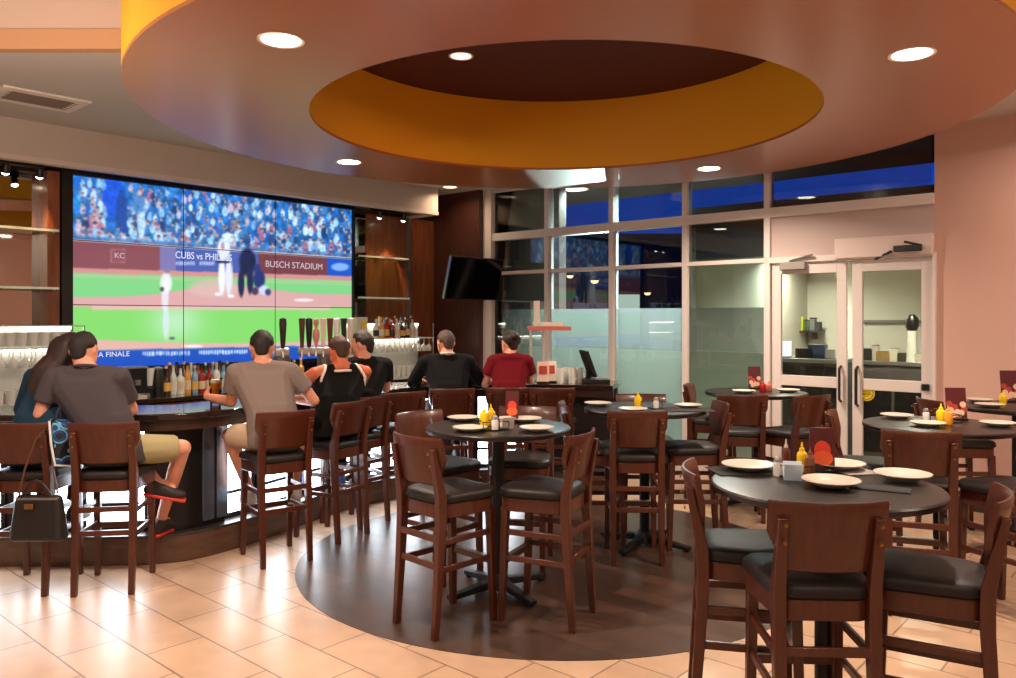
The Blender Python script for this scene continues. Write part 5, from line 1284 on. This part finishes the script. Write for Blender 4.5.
for q in (_a, _b, _c): q.inputs[0].default_value = lin((255, 186, 34))
_m.inputs[0].default_value = .75; _n.inputs[0].default_value = .5; nt.links.new(_b.outputs[0], _n.inputs[1]); nt.links.new(_c.outputs[0], _n.inputs[2]); nt.links.new(_a.outputs[0], _m.inputs[1]); nt.links.new(_n.outputs[0], _m.inputs[2]); nt.links.new(_m.outputs[0], _o.inputs[0])
e = tag(empty('beer_glass', gl), 'pint glass of amber beer held by the man in taupe', 'glass')
MB().lathe([(0, 0), (.031, 0), (.041, .165), (.039, .165), (.030, .008), (0, .008)], n=24).build('tumbler', glass('pint_glass', (250, 250, 248), 1.0), e)
MB().lathe([(0, .009), (.0296, .009), (.0375, .135), (0, .135)], n=24).build('beer', BEER, e); MB().lathe([(0, .135), (.0376, .135), (.0385, .155), (0, .157)], n=24).build('foam', mat('beer_foam', (240, 230, 206), .7), e); e.scale = (1.2, 1.2, 1.2)
# man in the black vest
p, fd = seat_of(3)
person(p, (-.45, .89), 'tanned man in a black sleeveless vest with white edging, seen from behind', SK2, ('tank', cloth('black_cloth', (13, 12, 12))), ('long', cloth('denim', (36, 52, 76))), mat('hair_cropped', (66, 40, 32), .7, bump=.4, nscale=90),
       dict(lx=.10, up=-.045, ly=.09, w=1.1, yaw=6, nod=14, hem=.79,
            arms=[((-.34, .20, 1.08), (-.16, .40, 1.085), {}), ((.26, .18, 1.085), (.10, .40, 1.085), {})], legs=std_legs(.16), shoe=mat('shoe_blue', (40, 90, 170), .6)))
# man in black, head turned
p, fd = seat_of(4)
person(p, (-.45, .89), 'dark-haired man in a black t-shirt with his face turned to the left', SK1, ('tee', cloth('dark_green_cloth', (15, 15, 14))), ('long', cloth('denim_dark', (30, 36, 48))), HB,
       dict(lx=.10, ly=.07, w=1.04, yaw=48, nod=6, up=-.015, hem=.80,
            arms=[((-.25, .20, 1.08), (-.12, .40, 1.085), {}), ((.32, .14, 1.085), (.14, .40, 1.085), {})], legs=std_legs(.14)))
# man in the black shirt
p, fd = seat_of(6)
person(p, fd, 'broad man in a black shirt with a pale collar', SK3, ('long', cloth('black_shirt', (12, 11, 14))), ('long', cloth('black_trousers', (20, 20, 22))), mat('hair_grey_brown', (72, 52, 44), .7, bump=.4, nscale=90),
       dict(lx=0, ly=.08, w=1.12, yaw=14, nod=10, up=-.02, sleeve=1.5, collar=(mat('collar_white', (190, 182, 178), .8), .010), hem=.80,
            arms=[((-.31, .14, 1.09), (-.22, .36, 1.085), {}), ((.33, .14, 1.09), (.20, .38, 1.085), {})], legs=std_legs(.15)))
# woman in red
p, fd = seat_of(7)
person(p, fd, 'woman in a dark red top with tied-up brown hair', SK1, ('tee', cloth('red_cloth', (100, 8, 22))), ('long', cloth('maroon_trousers', (46, 16, 20))), HBR,
       dict(lx=.02, ly=.07, w=.96, female=True, yaw=26, nod=8, hair='bun', up=-.025, hem=.79,
            arms=[((-.22, .06, 1.06), (-.16, .30, 1.085), {}), ((.22, .14, 1.085), (.10, .38, 1.085), {})], legs=std_legs(.12)))

# bags hung on the stools
st1 = V(-2.985, 4.86)
e = tag(empty('handbag', (-2.80, 4.76, .36)), 'black leather handbag hanging on the stool of the woman in teal', 'bag')
mb = MB(); B_ = Blob(); B_.s((-.13, 0, .03, (.035, .06, .03)), (.13, 0, .03, (.035, .06, .03)), (-.11, 0, .25, (.03, .035, .03)), (.11, 0, .25, (.03, .035, .03))); bo = B_.build('body', mat('bag_leather', (26, 24, 25), .42, bump=.5, nscale=14), e, .008, 3)
mb = MB(); mb.tube([V(.15 * math.cos(a), .0 + .012, .26 + .0) if 0 else V(-.09 + .18 * k / 12, -.03, .27 + .10 * math.sin(PI * k / 12)) for k, a in enumerate(range(13))], .008, 8); mb.build('handle', mat('bag_leather', (26, 24, 25)), e)
mb = MB(); mb.tube([V(-.12, 0, .27), V(-.10, .02, .42), V(-.05, .05, .60), V(-.012, .075, .655), V(.0, .10, .655), V(.01, .10, .60), V(.05, .06, .42), V(.10, .02, .28)], .006, 8); mb.build('strap', mat('strap_brown', (86, 56, 34), .5), e)
MB().box((-.03, -.055, .22), (.05, .012, .03)).build('buckle', mat('brass', (150, 110, 60)), e, .003); MB().bar((-.125, -.03, .26), (.125, -.03, .26), .006, .012).build('zip', STEEL, e)
for x in (-.12, .12): MB().tube([V(x + .014 * math.cos(k * PI / 5), -.01, .275 + .014 * math.sin(k * PI / 5)) for k in range(10)], .003, 6, closed=True).build('ring', mat('brass', (150, 110, 60)), e)
bm_ = bpy.data.materials.new('bag_print'); bm_.use_nodes = True; nt = bm_.node_tree; bs = nt.nodes['Principled BSDF']; vo = nt.nodes.new('ShaderNodeTexVoronoi'); vo.inputs['Scale'].default_value = 14; tc = nt.nodes.new('ShaderNodeTexCoord'); cr = nt.nodes.new('ShaderNodeValToRGB')
cr.color_ramp.interpolation = 'CONSTANT'
for pos_, c_ in ((0.0, (16, 22, 34)), (.30, (24, 60, 110)), (.52, (90, 160, 200)), (.64, (14, 18, 28))):
    el_ = cr.color_ramp.elements.new(pos_) if pos_ not in (0.0,) else cr.color_ramp.elements[0]; el_.color = lin(c_)
cr.color_ramp.elements[-1].color = lin((16, 22, 34))
nt.links.new(tc.outputs['Object'], vo.inputs['Vector']); nt.links.new(vo.outputs['Distance'], cr.inputs[0]); nt.links.new(cr.outputs[0], bs.inputs['Base Color']); bs.inputs['Roughness'].default_value = .6
e = tag(empty('tote_bag', (-2.76, 4.95, .78), .5), 'blue and black patterned tote bag hanging between the two nearest bar guests', 'bag')
B_ = Blob(); B_.s((-.04, 0, .02, (.02, .10, .02)), (.06, .0, .02, (.02, .06, .02)), (-.06, 0, .28, (.015, .09, .015)), (.03, 0, .26, (.015, .09, .015))); B_.build('body', bm_, e, .008, 2)
MB().tube([V(-.075, -.09, .29), V(-.065, -.105, .15), V(-.045, -.105, .02), V(.05, -.07, .0)], .007, 8).build('edging', mat('edge_white', (214, 216, 220), .6), e)
MB().tube([V(-.04, -.05, .28), V(-.035, -.045, .33), V(-.02, -.01, .36), V(-.02, .03, .34), V(-.02, .05, .28)], .006, 8).build('handle', mat('tote_handle', (30, 40, 60), .7), e)

# ------------------------------------------------------------------ lamps
for (px, py), lb in (((281, 40), 'near left round downlight in the big ceiling ring'), ((912, 54), 'near right round downlight in the big ceiling ring'), ((709, 168.5), 'far right round downlight in the big ceiling ring'), ((349, 162), 'far left round downlight in the big ceiling ring')):
    d = FPX * (Z_DISC - CAMH) / (HY - py); p = at(px, py, d); p.z = Z_DISC - .001
    downlight(p, lb, .095, 62, (255, 232, 208), group='downlights of the ceiling ring')
p = at(461, 56, FPX * (Z_REC - CAMH) / (HY - 56)); p.z = Z_REC - .001
downlight(p, 'dim round downlight inside the maroon recess of the ceiling ring', .08, 4, (255, 190, 130), glow('lamp_dim', (255, 220, 200), 1.6))
p = at(450, 187, FPX * (Z_LOW - CAMH) / (HY - 187)); p.z = Z_LOW - .001
downlight(p, 'small downlight in the low ceiling above the dark column', .085, 5, (255, 214, 175), glow('lamp_low', (255, 225, 190), 2.5))
# unseen fill lights added under the raised and low ceilings for ambient light
for x, y in ((-1.8, 1.0), (1.4, .6), (4.6, 2.6)):
    area('room_fill', (x, y, Z_HIGH - .03), .25, 40, (255, 234, 212), 160)
for x, y in ((-5.6, 5.9), (4.3, 5.6)): area('room_fill', (x, y, Z_LOW - .03), .2, 26, (255, 228, 204), 160)
l = bpy.data.lights.new('yard_flood', 'SPOT'); l.energy = 7000; l.color = lin((225, 245, 245))[:3]; l.spot_size = math.radians(4.3); l.spot_blend = .3; l.shadow_soft_size = .04
lo = bpy.data.objects.new('yard_flood', l); COL.objects.link(lo)
tgt = V(.66, 8.0, Z_DISC); src = V(2.6, 19.0, .35); lo.location = src; lo.rotation_euler = (tgt - src).to_track_quat('-Z', 'Y').to_euler()

for i, (x, y) in enumerate(((-2.85, 3.55), (-4.7, -.6), (-1.6, -1.5), (1.8, -1.5), (4.9, -.4), (5.2, 2.4))):  # unseen glowing globes added to brighten the ceiling, soffit and ring fascia
    e = tag(empty('fill_pendant', (x, y, 0)), 'added unseen globe pendant brightening the ceiling, soffit and ring fascia', 'pendant lamp', 'added globe pendants out of view')
    MB().cyl((0, 0, 2.87), (0, 0, Z_HIGH), .006, n=8).build('cord', BLACK, e); MB().lathe([(0, 2.84), (.05, 2.84), (.045, 2.88), (0, 2.89)], n=20).build('cap', BLACK, e)
    MB().lathe([(.14 * math.sin(k * PI / 12), 2.70 - .14 * math.cos(k * PI / 12)) for k in range(13)], n=24).build('globe', glow('fill_globe', (255, 234, 214), 34.0) if i else glow('fill_globe_bright', (255, 234, 214), 115.0), e)
# ------------------------------------------------------------------ camera
cam = bpy.data.cameras.new('camera'); cam.sensor_width = 36; cam.lens = 36 * FPX / 1016; cam.shift_y = -(339 - HY) / 1016; cam.clip_start = .05
co = bpy.data.objects.new('camera', cam); COL.objects.link(co); co.location = (0, 0, CAMH); co.rotation_euler = (PI / 2, 0, 0)
SC.camera = co
